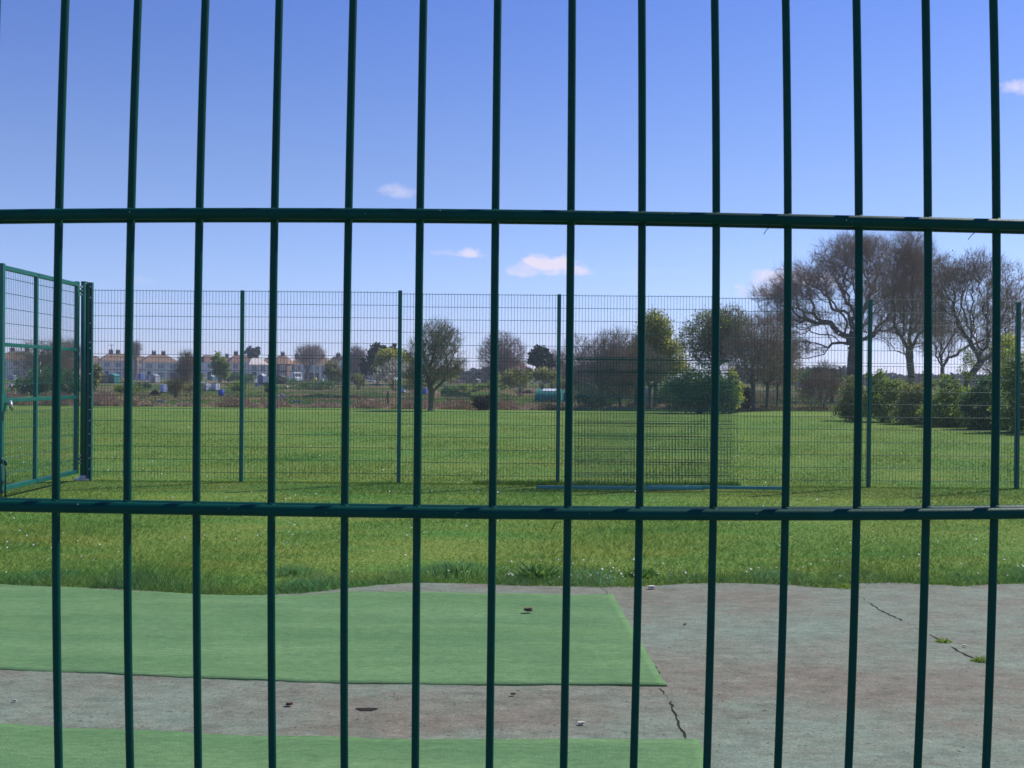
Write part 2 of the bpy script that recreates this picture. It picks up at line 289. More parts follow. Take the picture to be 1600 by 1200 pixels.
# artificial mats
def turf_mat():
    m = mat('green_mat_pile', (.134, .266, .108), (.163, .302, .131), 1.4, .95, .6, 260, .1, stretch=(.35, 1.6, 1)); t = m.node_tree; b = t.nodes['Principled BSDF']; src = b.inputs['Base Color'].links[0].from_socket
    n = t.nodes.new('ShaderNodeTexNoise'); n.inputs['Scale'].default_value = 45; n.inputs['Detail'].default_value = 8; n.inputs['Roughness'].default_value = .75; tcn = t.nodes.new('ShaderNodeTexCoord'); mp = t.nodes.new('ShaderNodeMapping'); mp.inputs['Scale'].default_value = (.35, 1, 1); t.links.new(tcn.outputs['Object'], mp.inputs[0]); t.links.new(mp.outputs[0], n.inputs[0])
    r = t.nodes.new('ShaderNodeValToRGB'); r.color_ramp.elements[0].position = .3; r.color_ramp.elements[1].position = .7; r.color_ramp.elements[0].color = (.70, .74, .70, 1); r.color_ramp.elements[1].color = (1.27, 1.22, 1.22, 1); t.links.new(n.outputs[0], r.inputs[0])
    mx = t.nodes.new('ShaderNodeMix'); mx.data_type = 'RGBA'; mx.blend_type = 'MULTIPLY'; mx.inputs[0].default_value = 1; t.links.new(src, mx.inputs[6]); t.links.new(r.outputs[0], mx.inputs[7]); 
    n2 = t.nodes.new('ShaderNodeTexNoise'); n2.inputs['Scale'].default_value = 1.7; n2.inputs['Detail'].default_value = 7; n2.inputs['Roughness'].default_value = .7; mp2 = t.nodes.new('ShaderNodeMapping'); mp2.inputs['Scale'].default_value = (.3, 2.2, 1); t.links.new(tcn.outputs['Object'], mp2.inputs[0]); t.links.new(mp2.outputs[0], n2.inputs[0])
    r2 = t.nodes.new('ShaderNodeValToRGB'); r2.color_ramp.elements[0].position = .36; r2.color_ramp.elements[1].position = .62; r2.color_ramp.elements[0].color = (.84, .88, .90, 1); r2.color_ramp.elements[1].color = (1.12, 1.05, 1.05, 1); t.links.new(n2.outputs[0], r2.inputs[0])
    m2 = t.nodes.new('ShaderNodeMix'); m2.data_type = 'RGBA'; m2.blend_type = 'MULTIPLY'; m2.inputs[0].default_value = 1; t.links.new(mx.outputs[2], m2.inputs[6]); t.links.new(r2.outputs[0], m2.inputs[7])
    n3 = t.nodes.new('ShaderNodeTexNoise'); n3.inputs['Scale'].default_value = 5.5; n3.inputs['Detail'].default_value = 8; n3.inputs['Roughness'].default_value = .8; t.links.new(tcn.outputs['Object'], n3.inputs[0]); r3 = t.nodes.new('ShaderNodeValToRGB'); r3.color_ramp.elements[0].position = .58; r3.color_ramp.elements[1].position = .72; r3.color_ramp.elements[0].color = (0, 0, 0, 1); r3.color_ramp.elements[1].color = (.45, .45, .45, 1); t.links.new(n3.outputs[0], r3.inputs[0])
    m3 = t.nodes.new('ShaderNodeMix'); m3.data_type = 'RGBA'; t.links.new(r3.outputs[0], m3.inputs[0]); t.links.new(m2.outputs[2], m3.inputs[6]); m3.inputs[7].default_value = (.20, .235, .15, 1); t.links.new(m3.outputs[2], b.inputs['Base Color']); return m
M_MAT = turf_mat()
def turf(name, far, near, label):
    """far/near: pixel polylines of the two long edges (left to right)"""
    def res(pl, n):
        pts = [G(x, y) for x, y in pl]; L = [0]
        for i in range(1, len(pts)): L.append(L[-1]+(pts[i]-pts[i-1]).length)
        out = []
        for k in range(n+1):
            s = L[-1]*k/n; i = min(max(j for j in range(len(L)) if L[j] <= s+1e-9), len(L)-2); out.append(pts[i].lerp(pts[i+1], (s-L[i])/(L[i+1]-L[i])))
        return out
    n, mseg = 140, 40; A = res(near, n); B = res(far, n); V = []; 
    for j in range(mseg+1):
        for i in range(n+1):
            p = A[i].lerp(B[i], j/mseg); e = (random.uniform(-.006, .006)+.012*math.sin(p.x*5.3+j)*math.sin(p.x*1.9)) if j in (0, mseg) else 0
            ex = random.uniform(-.006, .006) if i == n else 0
            V.append((p.x+ex, p.y+e, .0095+.0035*math.sin(p.x*2.1+p.y*3)*math.sin(p.y*4.3+p.x)+.002*math.sin(p.x*9+p.y*5)))
    F = [(j*(n+1)+i, j*(n+1)+i+1, (j+1)*(n+1)+i+1, (j+1)*(n+1)+i) for j in range(mseg) for i in range(n)]
    rim = [i for i in range(n+1)]+[(j)*(n+1)+n for j in range(1, mseg+1)]+[mseg*(n+1)+i for i in range(n-1, -1, -1)]+[j*(n+1) for j in range(mseg-1, 0, -1)]
    b0 = len(V); V += [(V[i][0], V[i][1], .0045) for i in rim]; K = len(rim)
    F += [(rim[i], b0+i, b0+(i+1) % K, rim[(i+1) % K]) for i in range(K)]
    me = bpy.data.meshes.new(name); me.from_pydata(V, [], F); me.polygons.foreach_set('use_smooth', [True]*(n*mseg)+[False]*K)
    o = link(name, me, M_MAT); tag(o, label, 'mat'); return o
turf('turf_mat', [(-520, 905), (0, 914), (100, 919), (200, 925), (300, 931), (430, 933), (545, 926), (640, 926.5), (770, 928), (957, 930)], [(-900, 1040), (-200, 1046), (0, 1047), (80, 1050), (210, 1057), (430, 1066), (700, 1072), (1041, 1073)], 'green artificial turf mat lying along the ragged grass edge, the farther mat')
turf('turf_mat', [(-900, 1112), (-200, 1128), (0, 1134), (210, 1144), (420, 1153), (640, 1158), (1092, 1158)], [(-2300, 1640), (-300, 1660), (200, 1680), (500, 1700), (800, 1710), (1268, 1715)], 'green artificial turf mat nearest the close fence, cut off by the lower picture edge')
M_PALE = mat('pale_litter', (.62, .58, .50), (.5, .46, .4), 40, .8)
M_DEAD = mat('dead_leaf_brown', (.17, .12, .08), (.12, .085, .055), 40, .8)
def bit(name, px, py, s, m, label, cat, z=.02):
    c = G(px, py, z); b = MB(); n = 9
    for lay in range(3):
        a0 = random.uniform(0, 6); tilt = random.uniform(-.4, .4)
        top = [c+Vector((s*random.uniform(.6, 1.1)*math.cos(a0+2*math.pi*i/n), s*.6*random.uniform(.6, 1.1)*math.sin(a0+2*math.pi*i/n), s*.22*lay+tilt*s*.3*math.cos(2*math.pi*i/n))) for i in range(n)]
        b.prism(top, (0, 0, s*.12))
    tag(b.build(name, m, loc=tuple(c)), label, cat)
bit('dead_leaf', 825, 954, .036, M_DEAD, 'curled brown dead leaf on the farther green mat', 'leaf', .022)
bit('litter_scrap', 1018, 919, .035, M_PALE, 'pale cream scrap on the grey paving just right of the mat corner by the grass', 'litter', .012)
bit('dead_leaf', 452, 1101, .022, M_DEAD, 'small brown dead leaf on the grey strip between mats, left of the pothole', 'leaf', .012)
bit('dead_leaf', 802, 1085, .016, M_DEAD, 'small brown dead leaf on the grey strip, below the edge of the farther mat', 'leaf', .012)
bit('dead_leaf', 1070, 976, .014, M_DEAD, 'tiny dark leaf alone on the open grey paving right of the mat', 'leaf', .012)
bit('pale_stone', 1507, 1009, .013, M_PALE, 'small pale stone on the paving between the two crack weeds', 'stone', .012)
bit('pale_stone', 908, 1131, .018, M_PALE, 'flat pale stone on the grey strip between the mats', 'stone', .010)
bit('pale_stone', 23, 1095, .012, M_PALE, 'tiny pale stone at the far left of the grey strip', 'stone', .010)
# weeds in the crack
def tuft(name, px, py, r, h, n, label, m=None, cat='weed', pos=None, lean=.5, w=.004):
    c = G(px, py) if pos is None else Vector(pos); a = rng.uniform(0, 2*math.pi, n); rr = r*rng.uniform(0, 1.0, n)**.75*rng.uniform(.7, 1.3, n); x = rr*np.cos(a); y = rr*np.sin(a)*.7
    hh = h*rng.uniform(.25, 1.1, n)*(1.15-rr/r*.85); dx = lean*hh*np.cos(a)*rng.uniform(.2, 1.4, n); dy = lean*hh*np.sin(a)*rng.uniform(.2, 1.4, n); t = rng.uniform(0, math.pi, n); wx = w*np.cos(t); wy = w*np.sin(t)
    V = np.zeros((n, 4, 3)); V[:, 0] = np.c_[x-wx, y-wy, 0*x]; V[:, 1] = np.c_[x+wx, y+wy, 0*x]; V[:, 2] = np.c_[x+wx*.6+dx*.5, y+wy*.6+dy*.5, hh*.62]; V[:, 3] = np.c_[x+dx, y+dy, hh]
    Q = (np.arange(n)*4)[:, None]+np.array([[0, 1, 2, 3]]); tone = np.repeat(rng.uniform(.7, 1.4, n), 4)[:, None]*np.ones((1, 3))
    o = npmesh(name, V.reshape(-1, 3), Q, m or M_WEED, tone=tone); o.location = c; tag(o, label, cat); return o
M_WEED = mat('weed_green', (.26, .36, .07), (.2, .3, .06), 20, .7, attr=True, transl=.45)
M_TUS = mat('bluish_grass', (.22, .38, .13), (.16, .31, .09), 8, .6, attr=True, transl=.5)
M_DOCK = mat('dock_leaf_green', (.14, .27, .05), (.10, .21, .04), 8, .5, attr=True, transl=.45)
tuft('crack_weed', 1474, 1004, .055, .035, 260, 'small yellow-green weed growing in the paving crack, the left of the two')
tuft('crack_weed', 1531, 1034, .06, .04, 260, 'small yellow-green weed at the right end of the paving crack, partly behind a near wire')
tuft('crack_weed', 1318, 918, .15, .04, 900, 'low dry weed mat creeping from the grass edge onto the paving')
tuft('grass_tussock', 712, 897, .42, .11, 2400, 'tall bluish grass tussock at the edge of the paving', M_TUS, 'grass tussock', w=.0032)
tuft('grass_tussock', 458, 897, .26, .09, 900, 'low bluish grass tussock left of the tall one', M_TUS, 'grass tussock', w=.0032)
tuft('dock_plant', 838, 905, .22, .13, 420, 'dark broad-leaved weed on the grass edge behind the mats', M_DOCK, 'weed', w=.016, lean=.9)
tuft('dock_plant', 1000, 900, .15, .09, 200, 'small broad-leaved weed in the grass above the pale scrap', M_DOCK, 'weed', w=.012, lean=.9)
# grass blades: one object, ground cover
def blades():
    Vs = []; T = []
    n = 330000; y = 7.3*np.exp(rng.uniform(0, 1, n)*math.log(48/7.3)); x = rng.uniform(-1, 1, n)*(y*.54+1.5)
    ey = edge_y(x)+rng.uniform(-.045, .03, n); keep = y > ey; x = x[keep]; y = y[keep]; ey = ey[keep]; k = len(x); dist = y-ey; w = .00036*y
    near = np.exp(-dist/.30)*np.clip(.5+.6*np.sin(x*1.7)+.5*np.sin(x*4.3+1), .1, 1.4); lf = np.clip(1+.35*np.sin(x*.9+y*.6)+.3*np.sin(x*2.1-y*1.3), .4, 1.7)
    h = rng.uniform(.018, .042, k)*lf*np.clip(1.2-y/50, .45, 1)*(1+2.3*near); a = rng.uniform(0, 2*math.pi, k); ln = rng.uniform(.5, 1.7, k)*h/(1+near); t = rng.uniform(0, math.pi, k)
    wx = w*np.cos(t); wy = w*np.sin(t); V = np.zeros((k, 3, 3)); V[:, 0] = np.c_[x-wx, y-wy, 0*x]; V[:, 1] = np.c_[x+wx, y+wy, 0*x]; V[:, 2] = np.c_[x+ln*np.cos(a), y+ln*np.sin(a), h]
    tn = rng.uniform(.85, 1.3, k)[:, None]*np.array([[1, 1, 1.]]); bl = np.clip(near, 0, 1)[:, None]; tn = tn*(1-bl*.34*np.array([[1.25, .45, -1.1]]))
    dry = (rng.uniform(0, 1, k) < .04+.14*np.clip(1-dist/.10, 0, 1))[:, None]; tn = np.where(dry, tn*np.array([[1.7, 1.2, 1.8]]), tn)
    Vs.append(V.reshape(-1, 3)); T.append(np.repeat(tn, 3, axis=0))
    # ragged fringe hanging over the paving edge, with tufts
    n = 60000; x = rng.uniform(-6, 6, n); cl = np.clip(.45+.45*np.sin(x*3.1+.5*np.sin(x*7))+.35*np.sin(x*8.3+2)+rng.normal(0, .15, n), .08, 1.5); d_ = np.abs(rng.normal(0, .34, n))*np.clip(cl+.3, .5, 1.6); y = edge_y(x)-.02*rng.uniform(0, 1, n)*cl+d_; h = rng.uniform(.02, .085, n)*cl*np.exp(-((d_-.15)/.4)**2)*np.clip(d_/.08, .45, 1)+.012; a = rng.uniform(0, 6.28, n); t = rng.uniform(0, 3.14, n); w_ = .0022
    V = np.zeros((n, 3, 3)); V[:, 0] = np.c_[x-w_*np.cos(t), y-w_*np.sin(t), 0*x]; V[:, 1] = np.c_[x+w_*np.cos(t), y+w_*np.sin(t), 0*x]; V[:, 2] = np.c_[x+1.1*h*np.cos(a), y+1.1*h*np.sin(a), h]
    blu = rng.uniform(0, 1, n)[:, None]*np.clip(cl, 0, 1)[:, None]; tn = (.7+2.4*rng.uniform(0, 1, n)**2.5)[:, None]*(1-blu*np.array([[.36, .04, -1.6]])); dr = (rng.uniform(0, 1, n) < .16*np.clip(1-d_/.07, 0, 1)+.03)[:, None]; tn = np.where(dr, np.array([[1.9, 1.3, 1.8]]), tn)  # some blades toned far brighter, painting in a sparkle along the edge
    Vs.append(V.reshape(-1, 3)); T.append(np.repeat(tn, 3, axis=0))
    # longer uncut strip under the far fence
    n = 16000; x = rng.uniform(-6.6, 9, n); y = 15.7+rng.normal(0, .09, n); k = np.clip(.02+.1*np.sin(x*2.3)+.8*((x > -.6) & (x < 3.6)), .1, 1.2); h = rng.uniform(.03, .11, n)*k; a = rng.uniform(0, 6.28, n); V = np.zeros((n, 3, 3)); V[:, 0] = np.c_[x-.005, y, 0*x]; V[:, 1] = np.c_[x+.005, y, 0*x]; V[:, 2] = np.c_[x+.4*h*np.cos(a), y+.4*h*np.sin(a), h]
    Vs.append(V.reshape(-1, 3)); T.append(np.repeat(rng.uniform(.7, 1.1, n)[:, None]*np.array([[.8, 1, .9]]), 3, axis=0))
    V = np.concatenate(Vs); tone = np.concatenate(T); o = npmesh('grass_blades', V, np.arange(len(V)).reshape(-1, 3), M_BLADE, tone=tone); tag(o, 'short mown grass blades covering the field, shaggier along the paving', 'grass', kind='stuff')
blades()
# daisies
def daisies():
    b = []; n = 1700; y = 8.1+30*rng.uniform(0, 1, n)**2.1; x = rng.uniform(-1, 1, n)*(y*.53+.5); cl = np.sin(x*1.3+y*.9)+np.sin(x*.7-y*1.7+2)+rng.normal(0, .8, n); keep = (cl > .3) & (y > edge_y(x)+.12); x, y = x[keep], y[keep]; n = len(x)
    r = rng.uniform(.0035, .009, n)*(1+.02*y); h = rng.uniform(.04, .065, n); V = np.zeros((n, 7, 3)); tx = rng.uniform(-.5, .5, n); ty = rng.uniform(-.9, .1, n)
    V[:, 6] = np.c_[x, y, h]
    for i in range(6):
        a = i*math.pi/3; dx = r*math.cos(a); dy = r*math.sin(a); V[:, i] = np.c_[x+dx, y+dy, h+dx*tx-dy*ty+.003]
    base = (np.arange(n)*7)[:, None, None]; q = np.array([[i, (i+1) % 6, 6] for i in range(6)])[None]
    o = npmesh('daisies', V.reshape(-1, 3), (base+q).reshape(-1, 3), mat('daisy_petals', (.8, .8, .78), (.7, .7, .68), 5, .6, transl=.25)); tag(o, 'tiny white daisies scattered through the mown grass', 'daisies', kind='stuff')
daisies()
# ------------------------------------------------------------------ the near fence, close to the lens
YN = .69
cols_y = (20, 400, 800, 1180)
colx = [(-6, -14.5, -18, -14.5), (101.5, 91, 87.5, 91.5), (215, 203.5, 199, 203), (320.5, 310.5, 307, 309.5), (436, 428, 424, 425.5), (551.5, 543.5, 538.5, 538), (661.5, 655.5, 651.5, 649), (777.5, 773.5, 769.5, 765), (894, 891.5, 887, 881), (1003, 1003, 999, 990.5), (1117, 1119, 1114.5, 1105), (1228, 1231, 1227, 1216), (1338.5, 1342, 1338.5, 1326.5), (1446.5, 1450, 1447, 1434.5), (1552.5, 1557, 1553.5, 1541.5)]
nf = empty('mesh_fence', (0, YN, 0)); tag(nf, 'dark green twin-wire mesh fence right in front of the lens', 'fence')
ZTOP, ZBOT = 2.45, .03
def vwire(ctrl):
    b = MB(); pts = []
    z = [p.z for p in ctrl][::-1]; x = [p.x for p in ctrl][::-1]
    cf = np.polyfit(z, x, 3)
    zs = np.concatenate([[ZBOT], np.linspace(z[0]-.01, z[-1]+.01, 26), [ZTOP]])
    for zz in zs:
        xx = np.polyval(cf, min(max(zz, z[0]-.02), z[-1]+.02)); pts.append((xx, 0, zz))
    b.tube(pts, .00275, 12); return b.build('vertical_wire', M_WIRE, nf)
for cx in colx: vwire([P(x, y, YN) for x, y in zip(cx, cols_y)])
xl = P(-14, 600, YN).x; xr = P(1555, 600, YN).x
for k in range(1, 13): MB().tube([(xl-.05*k, 0, ZBOT), (xl-.05*k, 0, ZTOP)], .00275, 8).build('vertical_wire', M_WIRE, nf)
for k in range(1, 22): MB().tube([(xr+.05*k, 0, ZBOT), (xr+.05*k, 0, ZTOP)], .00275, 8).build('vertical_wire', M_WIRE, nf)
XL, XR = xl-.62, xr+1.07
up = [P(x, y, YN-.0067) for x, y in ((0, 336), (400, 334), (800, 336.3), (1000, 339), (1300, 345.3), (1600, 352))]
lo = [P(x, y, YN-.0067) for x, y in ((0, 790.5), (400, 797), (800, 803), (1200, 804), (1600, 801.8))]
rows = {}
def hwire(ctrl, zflat=None):
    for yy in (-.0067, .0067):
        b = MB()
        if ctrl:
            cf = np.polyfit([p.x for p in ctrl], [p.z for p in ctrl], 3); xs = np.linspace(ctrl[0].x-.01, ctrl[-1].x+.01, 24); pts = [(XL, yy, float(np.polyval(cf, xs[0])))]+[(x, yy, float(np.polyval(cf, x))) for x in xs]+[(XR, yy, float(np.polyval(cf, xs[-1])))]
        else: pts = [(XL, yy, zflat), (XR, yy, zflat)]
        b.tube(pts, .0040, 16 if ctrl else 8).build('horizontal_wire', M_WIRE, nf)
hwire(up); hwire(lo)
zu = sum(p.z for p in up)/len(up); zl = sum(p.z for p in lo)/len(lo); dz = zu-zl
k = 1
while zu+dz*k < ZTOP: hwire(None, zu+dz*k); k += 1
k = 1
while zl-dz*k > ZBOT: hwire(None, zl-dz*k); k += 1
for x in (XL-.01, XR+.01): MB().box((x, .05, 1.25), (.06, .06, 2.5)).build('post', M_WIRE, nf, bevel=.003)
for cx in colx:                                  # weld beads where the wires cross
    for cf_, py_ in ((up, 337), (lo, 801)):
        x_ = P(np.interp(py_, cols_y, cx), py_, YN).x; zc = float(np.polyval(np.polyfit([p.x for p in cf_], [p.z for p in cf_], 3), x_))
        for sg in (-1, 1): MB().tube([(x_-.0040, -.0040, zc+sg*.0028), (x_, -.0036, zc+sg*.0040), (x_+.0040, -.0040, zc+sg*.0028)], [.0004, .0013, .0004], 6).build('weld_bead', M_WIRE, nf)
# dirt specks and chips on the coating, plus painted highlights at the welds
M_SPECK = mat('pale_dust_and_glint', (.35, .42, .42), (.2, .3, .3), 50, .8)
for px, py in ((202, 331), (379, 334), (453, 326), (688, 329), (571, 334), (935, 331), (1323, 344), (1330, 346), (1512, 352), (121, 788), (355, 794), (358, 795), (510, 801), (715, 801), (712, 805), (1002, 795), (1119, 795), (1231, 794), (1380, 798), (921, 803), (1182, 803), (1050, 334)):
    c = P(px+random.uniform(-.5, .5), py, YN-.0108); s = random.uniform(.00018, .0004); MB().box(c, (s*2, s, s*1.5), random.uniform(0, 3), random.uniform(0, 3)).build('dust_and_glint_speck', M_SPECK, nf).location = (0, -YN, 0)
for px, py, a in ((1203, 355, 2.6), (870, 815, 2.2), (1524, 363, 2.9)): 
    c = P(px, py, YN-.008); MB().tube([c, c+Vector((math.cos(a)*.003, -.001, -.002)), c+Vector((math.cos(a)*.005, 0, -.005))], .00025, 5).build('bristle', mat('dark_bristle', (.01, .01, .01), None, 5, .8), nf).location = (0, -YN, 0)
# ------------------------------------------------------------------ far fence
YF = 15.7
posts = [(140, 443, 749), (378, 453.5, 750), (625, 453.5, 756), (874, 459.5, 760), (1118, 462, 761), (1361, 468, 760), (1593, 472, 764), (1828, 476, 768), (2066, 480, 772)]
ff = empty('mesh_fence', P(860, 758, YF)); ff.location.z = 0; tag(ff, 'tall dark green mesh fence across the grass field beyond the paving', 'fence')
OFF = Vector(ff.location)
def mesh_panel(x0, x1, z0, z1, rowsz, y=0.0, r=.0027, sag=0.0):
    n = int(round((x1-x0)/.05)); xs = np.linspace(x0, x1, n+1); L0 = []; L1 = []
    for x in xs: L0.append((x, y, z0)); L1.append((x, y, z1))
    nv = len(xs)
    for z in rowsz:
        for yy in (-.006, .006): L0.append((x0, y+yy, z)); L1.append((x1, y+yy, z))
    L0 = np.array(L0); L1 = np.array(L1); rr = np.full(len(L0), r); rr[nv:] = .0033
    return segs(L0, L1, rr, rr, 4)
tops = [454.5, 456.2, 460.5, 462.8, 467.2, 469.5, 473.5, 477]
for i, (px, pt, pb) in enumerate(posts):
    p = P(px, pt, YF); q = P(px, pb, YF); zt = p.z
    if i == 0: continue
    MB().box((p.x-OFF.x, .035, zt/2-.02), (.06, .045, zt+.04)).build('post', M_POST, ff, bevel=.004)
    b = MB(); b.box((p.x-OFF.x, -.012, zt/2), (.04, .006, zt-.04)); b.build('clamp_bar', M_POST, ff)
for i, ty in enumerate(tops):
    x0 = P(posts[i][0], 500, YF).x-OFF.x+.012; x1 = P(posts[i+1][0], 500, YF).x-OFF.x-.012; zt = P((posts[i][0]+posts[i+1][0])/2, ty, YF).z
    if i == 0: x0 += .03
    zm = zt-1.01
    V, Q = mesh_panel(x0, x1, zm, zt+.02, [zt-.2*k for k in range(6)]); npmesh('upper_mesh_panel', V, Q, M_FAR, ff)
    V, Q = mesh_panel(x0, x1, .04, zm-.02, [zm-.035-.2*k for k in range(11) if zm-.035-.2*k > .03]); npmesh('lower_mesh_panel', V, Q, M_FAR, ff)
# spare panels leaning on the fence
for k, (pxl, dx, topy, tilt, yo, lab) in enumerate(((893, 0, 567, 4.6, -.02, 'spare green mesh panel leaning on the far fence, hindmost of the stacked panels'), (899, 0, 571, 5.4, -.045, 'spare green mesh panel leaning on the far fence, middle of the stacked panels'), (888, 0, 575, 6.2, -.07, 'spare green mesh panel leaning on the far fence, frontmost of the stacked panels'))):
    pl = P(pxl, 760, YF-.1); H = 2.03-.015*k; V, Q = mesh_panel(0, 2.5, 0, H, [H-.025-.2*j for j in range(11) if H-.025-.2*j > 0], r=.0021)
    rx = -math.atan2(.20+.035*k, H); o = npmesh('spare_mesh_panel', V, Q, M_FAR); o.location = (pl.x, YF-.22-.04*k, .01); o.rotation_euler = (rx, R((-.35, .25, -.1)[k]), 0); tag(o, lab, 'mesh panel', 'spare fence panels leaning on the far fence')
# two posts lying on the grass
M_LYING = mat('light_teal_post', (.03, .22, .20), (.02, .18, .17), 5, .35, spec=.6)  # lighter teal than the standing posts, over the whole tube
for (xa, ya, xb, yb, lab) in ((838, 767.5, 1098, 769.5, 'green fence post lying on the grass, its left end showing by the upright post'), (1010, 766.5, 1226, 769, 'green fence post lying on the grass, reaching furthest right')):
    a = G(xa, ya, .0); c = G(xb, yb, .0); d = c-a; L = d.length; o = empty('lying_post', a, math.atan2(d.y, d.x)); tag(o, lab, 'fence post', 'spare posts lying in the grass')
    MB().box((L/2, 0, .06), (L-.02, .06, .045)).build('post_tube', M_LYING, o, bevel=.004)
    [MB().box((x_, 0, .06), (.012, .066, .051)).build('end_cap', mat('grey_cap', (.12, .14, .14), None, 9, .6), o) for x_ in (.006, L-.006)]
    [MB().box((L*t, 0, .0855), (.03, .02, .006)).build('clip', M_ZINC, o) for t in (.1, .3, .5, .7, .9)]
# ------------------------------------------------------------------ gate leaf, standing open towards the camera
g0 = Vector((-6.80, 15.62, 0)); g1 = Vector((-6.725, 13.1, 0)); gd = (g1-g0); GL = gd.length
gate = empty('mesh_gate', g0, math.atan2(gd.y, gd.x)); tag(gate, 'tall green metal gate leaf with mesh infill standing open at the left', 'gate')
zb, zt = .12, 3.10
def gbox(name, x0, x1, z0, z1, t=.06, m=M_GATE, bev=.004): return MB().box(((x0+x1)/2, 0, (z0+z1)/2), (x1-x0, t, z1-z0)).build(name, m, gate, bevel=bev)
gbox('hinge_stile', 0, .07, zb, zt+.02); gbox('meeting_stile', GL-.07, GL, zb-.03, zt+.02, .075)
mid = (14.16-15.62)/(13.1-15.62)*GL
for (a, c) in ((.07, mid-.025), (mid+.025, GL-.07)):
    gbox('top_rail', a, c, zt-.06, zt); gbox('bottom_rail', a, c, zb, zb+.06); gbox('upper_middle_rail', a, c, 2.03, 2.08, .05); gbox('lower_middle_rail', a, c, 1.29, 1.34, .05)
gbox('centre_stile', mid-.025, mid+.025, zb, zt, .05)
for (a, c) in ((.07, mid-.025), (mid+.025, GL-.07)):
    V, Q = mesh_panel(a, c, zb+.06, zt-.06, [zt-.06-.2*k-.1 for k in range(14)]); npmesh('mesh_infill', V, Q, M_FAR, gate)
# hinges
for z in (2.98, .34):
    b = MB(); b.box((-.05, .0, z), (.14, .03, .04)); 
    for dz_ in (-.06, .0, .06): b.tube([(-.02, .03, z+dz_), (-.02, .06, z+dz_)], .016, 8)
    b.build('hinge', M_ZINC, gate)
b = MB(); b.box((GL-.03, .045, 1.28), (.14, .012, .22)); b.build('lock_plate', M_GATE, gate)
b = MB(); b.tube([(GL-.07, .055, 1.28), (GL-.07, .11, 1.28), (GL-.07, .12, 1.20)], [.018, .02, .016], 10); b.tube([(GL-.07, .11, 1.31), (GL-.05, .13, 1.25), (GL-.09, .13, 1.19)], .02, 8); b.build('latch', M_ZINC, gate)
b = MB(); b.tube([(GL-.02, .075, .03), (GL-.02, .075, .50)], .011, 8); b.tube([(GL-.02, .075, .47), (GL-.02, .075, .53)], .022, 8); b.tube([(GL+.04, .05, .03), (GL+.04, .05, .55)], .011, 8); b.tube([(GL+.04, .05, .5), (GL+.04, .05, .57)], .022, 8)
b.box((GL-.0, .06, .25), (.10, .03, .03)); b.box((GL-.0, .06, .12), (.10, .03, .03)); b.build('drop_bolt', mat('dark_green_bolt', (.004, .05, .045), None, 5, .4), gate)
gp = empty('gate_post', (P(129.3, 600, 15.68).x, 15.72, 0)); tag(gp, 'thick round green hinge post carrying the open gate leaf', 'post')
zt_p = P(131, 441, 15.7).z
MB().tube([(0, 0, 0), (0, 0, zt_p)], .05, 16).build('shaft', M_GATE, gp)
MB().tube([(0, 0, zt_p), (0, 0, zt_p+.012)], .053, 16).build('cap', M_GATE, gp)
b = MB(); b.box((0, 0, .02), (.22, .16, .03)); b.tube([(0, 0, .03), (0, 0, .09)], [.075, .055], 12); b.build('base_plate', M_ZINC, gp)
ep = empty('fence_end_post', (P(139.6, 600, 15.7).x, 15.70, 0)); tag(ep, 'square dark green fence end post with pale bolts beside the hinge post', 'post')
MB().box((0, .02, zt_p/2), (.08, .06, zt_p)).build('shaft', M_GATE, ep, bevel=.004); MB().box((.022, -.018, zt_p/2), (.03, .012, zt_p-.06)).build('clamp_bar', mat('dark_clamp', (.003, .035, .05), None, 5, .4), ep)
for py in (448, 465, 505, 535, 544, 584, 620, 640, 657, 678, 696, 716, 733): 
    z = P(140, py, 15.67).z; MB().tube([(.02, -.024, z), (.02, -.036, z)], .009, 8).build('bolt', M_ZINC, ep)
# ------------------------------------------------------------------ trees
def tree_nodes(env, trunk_top, N, wpath=.35, seed=0, cluster=0, gap=0.0, updraft=0.0, shell=.0):
    """env: list of (cx, cy, cz, rx, ry, rz, weight). Returns nodes, parents"""
    g = np.random.default_rng(seed); w = np.array([e[6] for e in env], float); w /= w.sum(); idx = g.choice(len(env), N, p=w); E = np.array([e[:6] for e in env])[idx]
    d = g.normal(size=(N, 3)); d /= np.linalg.norm(d, axis=1, keepdims=True); rad = g.uniform(shell, 1, N)**.5*1.08; pts = E[:, :3]+d*E[:, 3:6]*rad[:, None]
    pts = pts[pts[:, 2] > .25*trunk_top[2]] if len(pts) else pts; N = len(pts)
    tt = np.array(trunk_top, float); nb = 8; nodes = [np.array([tt[0]*k/nb*1.0, tt[1]*k/nb, tt[2]*k/nb]) for k in range(nb+1)]; par = [-1]+list(range(nb)); path = [0.0]*(nb+1); allow0 = nb-2
    order = np.argsort(np.linalg.norm(pts-tt, axis=1)*(1+g.uniform(-.12, .12, N))); A = np.zeros((N*2+20, 3)); PL = np.zeros(N*2+20); A[:nb+1] = nodes; PL[:nb+1] = 0; cnt = nb+1; par = par+[0]*(N*2); PL[:allow0] = 1e3
    for i in order:
        p = pts[i]; dd = np.linalg.norm(A[:cnt]-p, axis=1); cost = dd+wpath*PL[:cnt]+.25*np.maximum(0, A[:cnt, 2]-p[2]); j = int(np.argmin(cost)); q = A[j]; L = dd[j]
        m = (p+q)/2+g.normal(0, .07*L, 3)+np.array([0, 0, updraft*L]); A[cnt] = m; par[cnt] = j; PL[cnt] = (PL[j] if PL[j] < 999 else 0)+L/2; A[cnt+1] = p; par[cnt+1] = cnt; PL[cnt+1] = PL[cnt]+L/2; cnt += 2
    return A[:cnt], np.array(par[:cnt]), nb
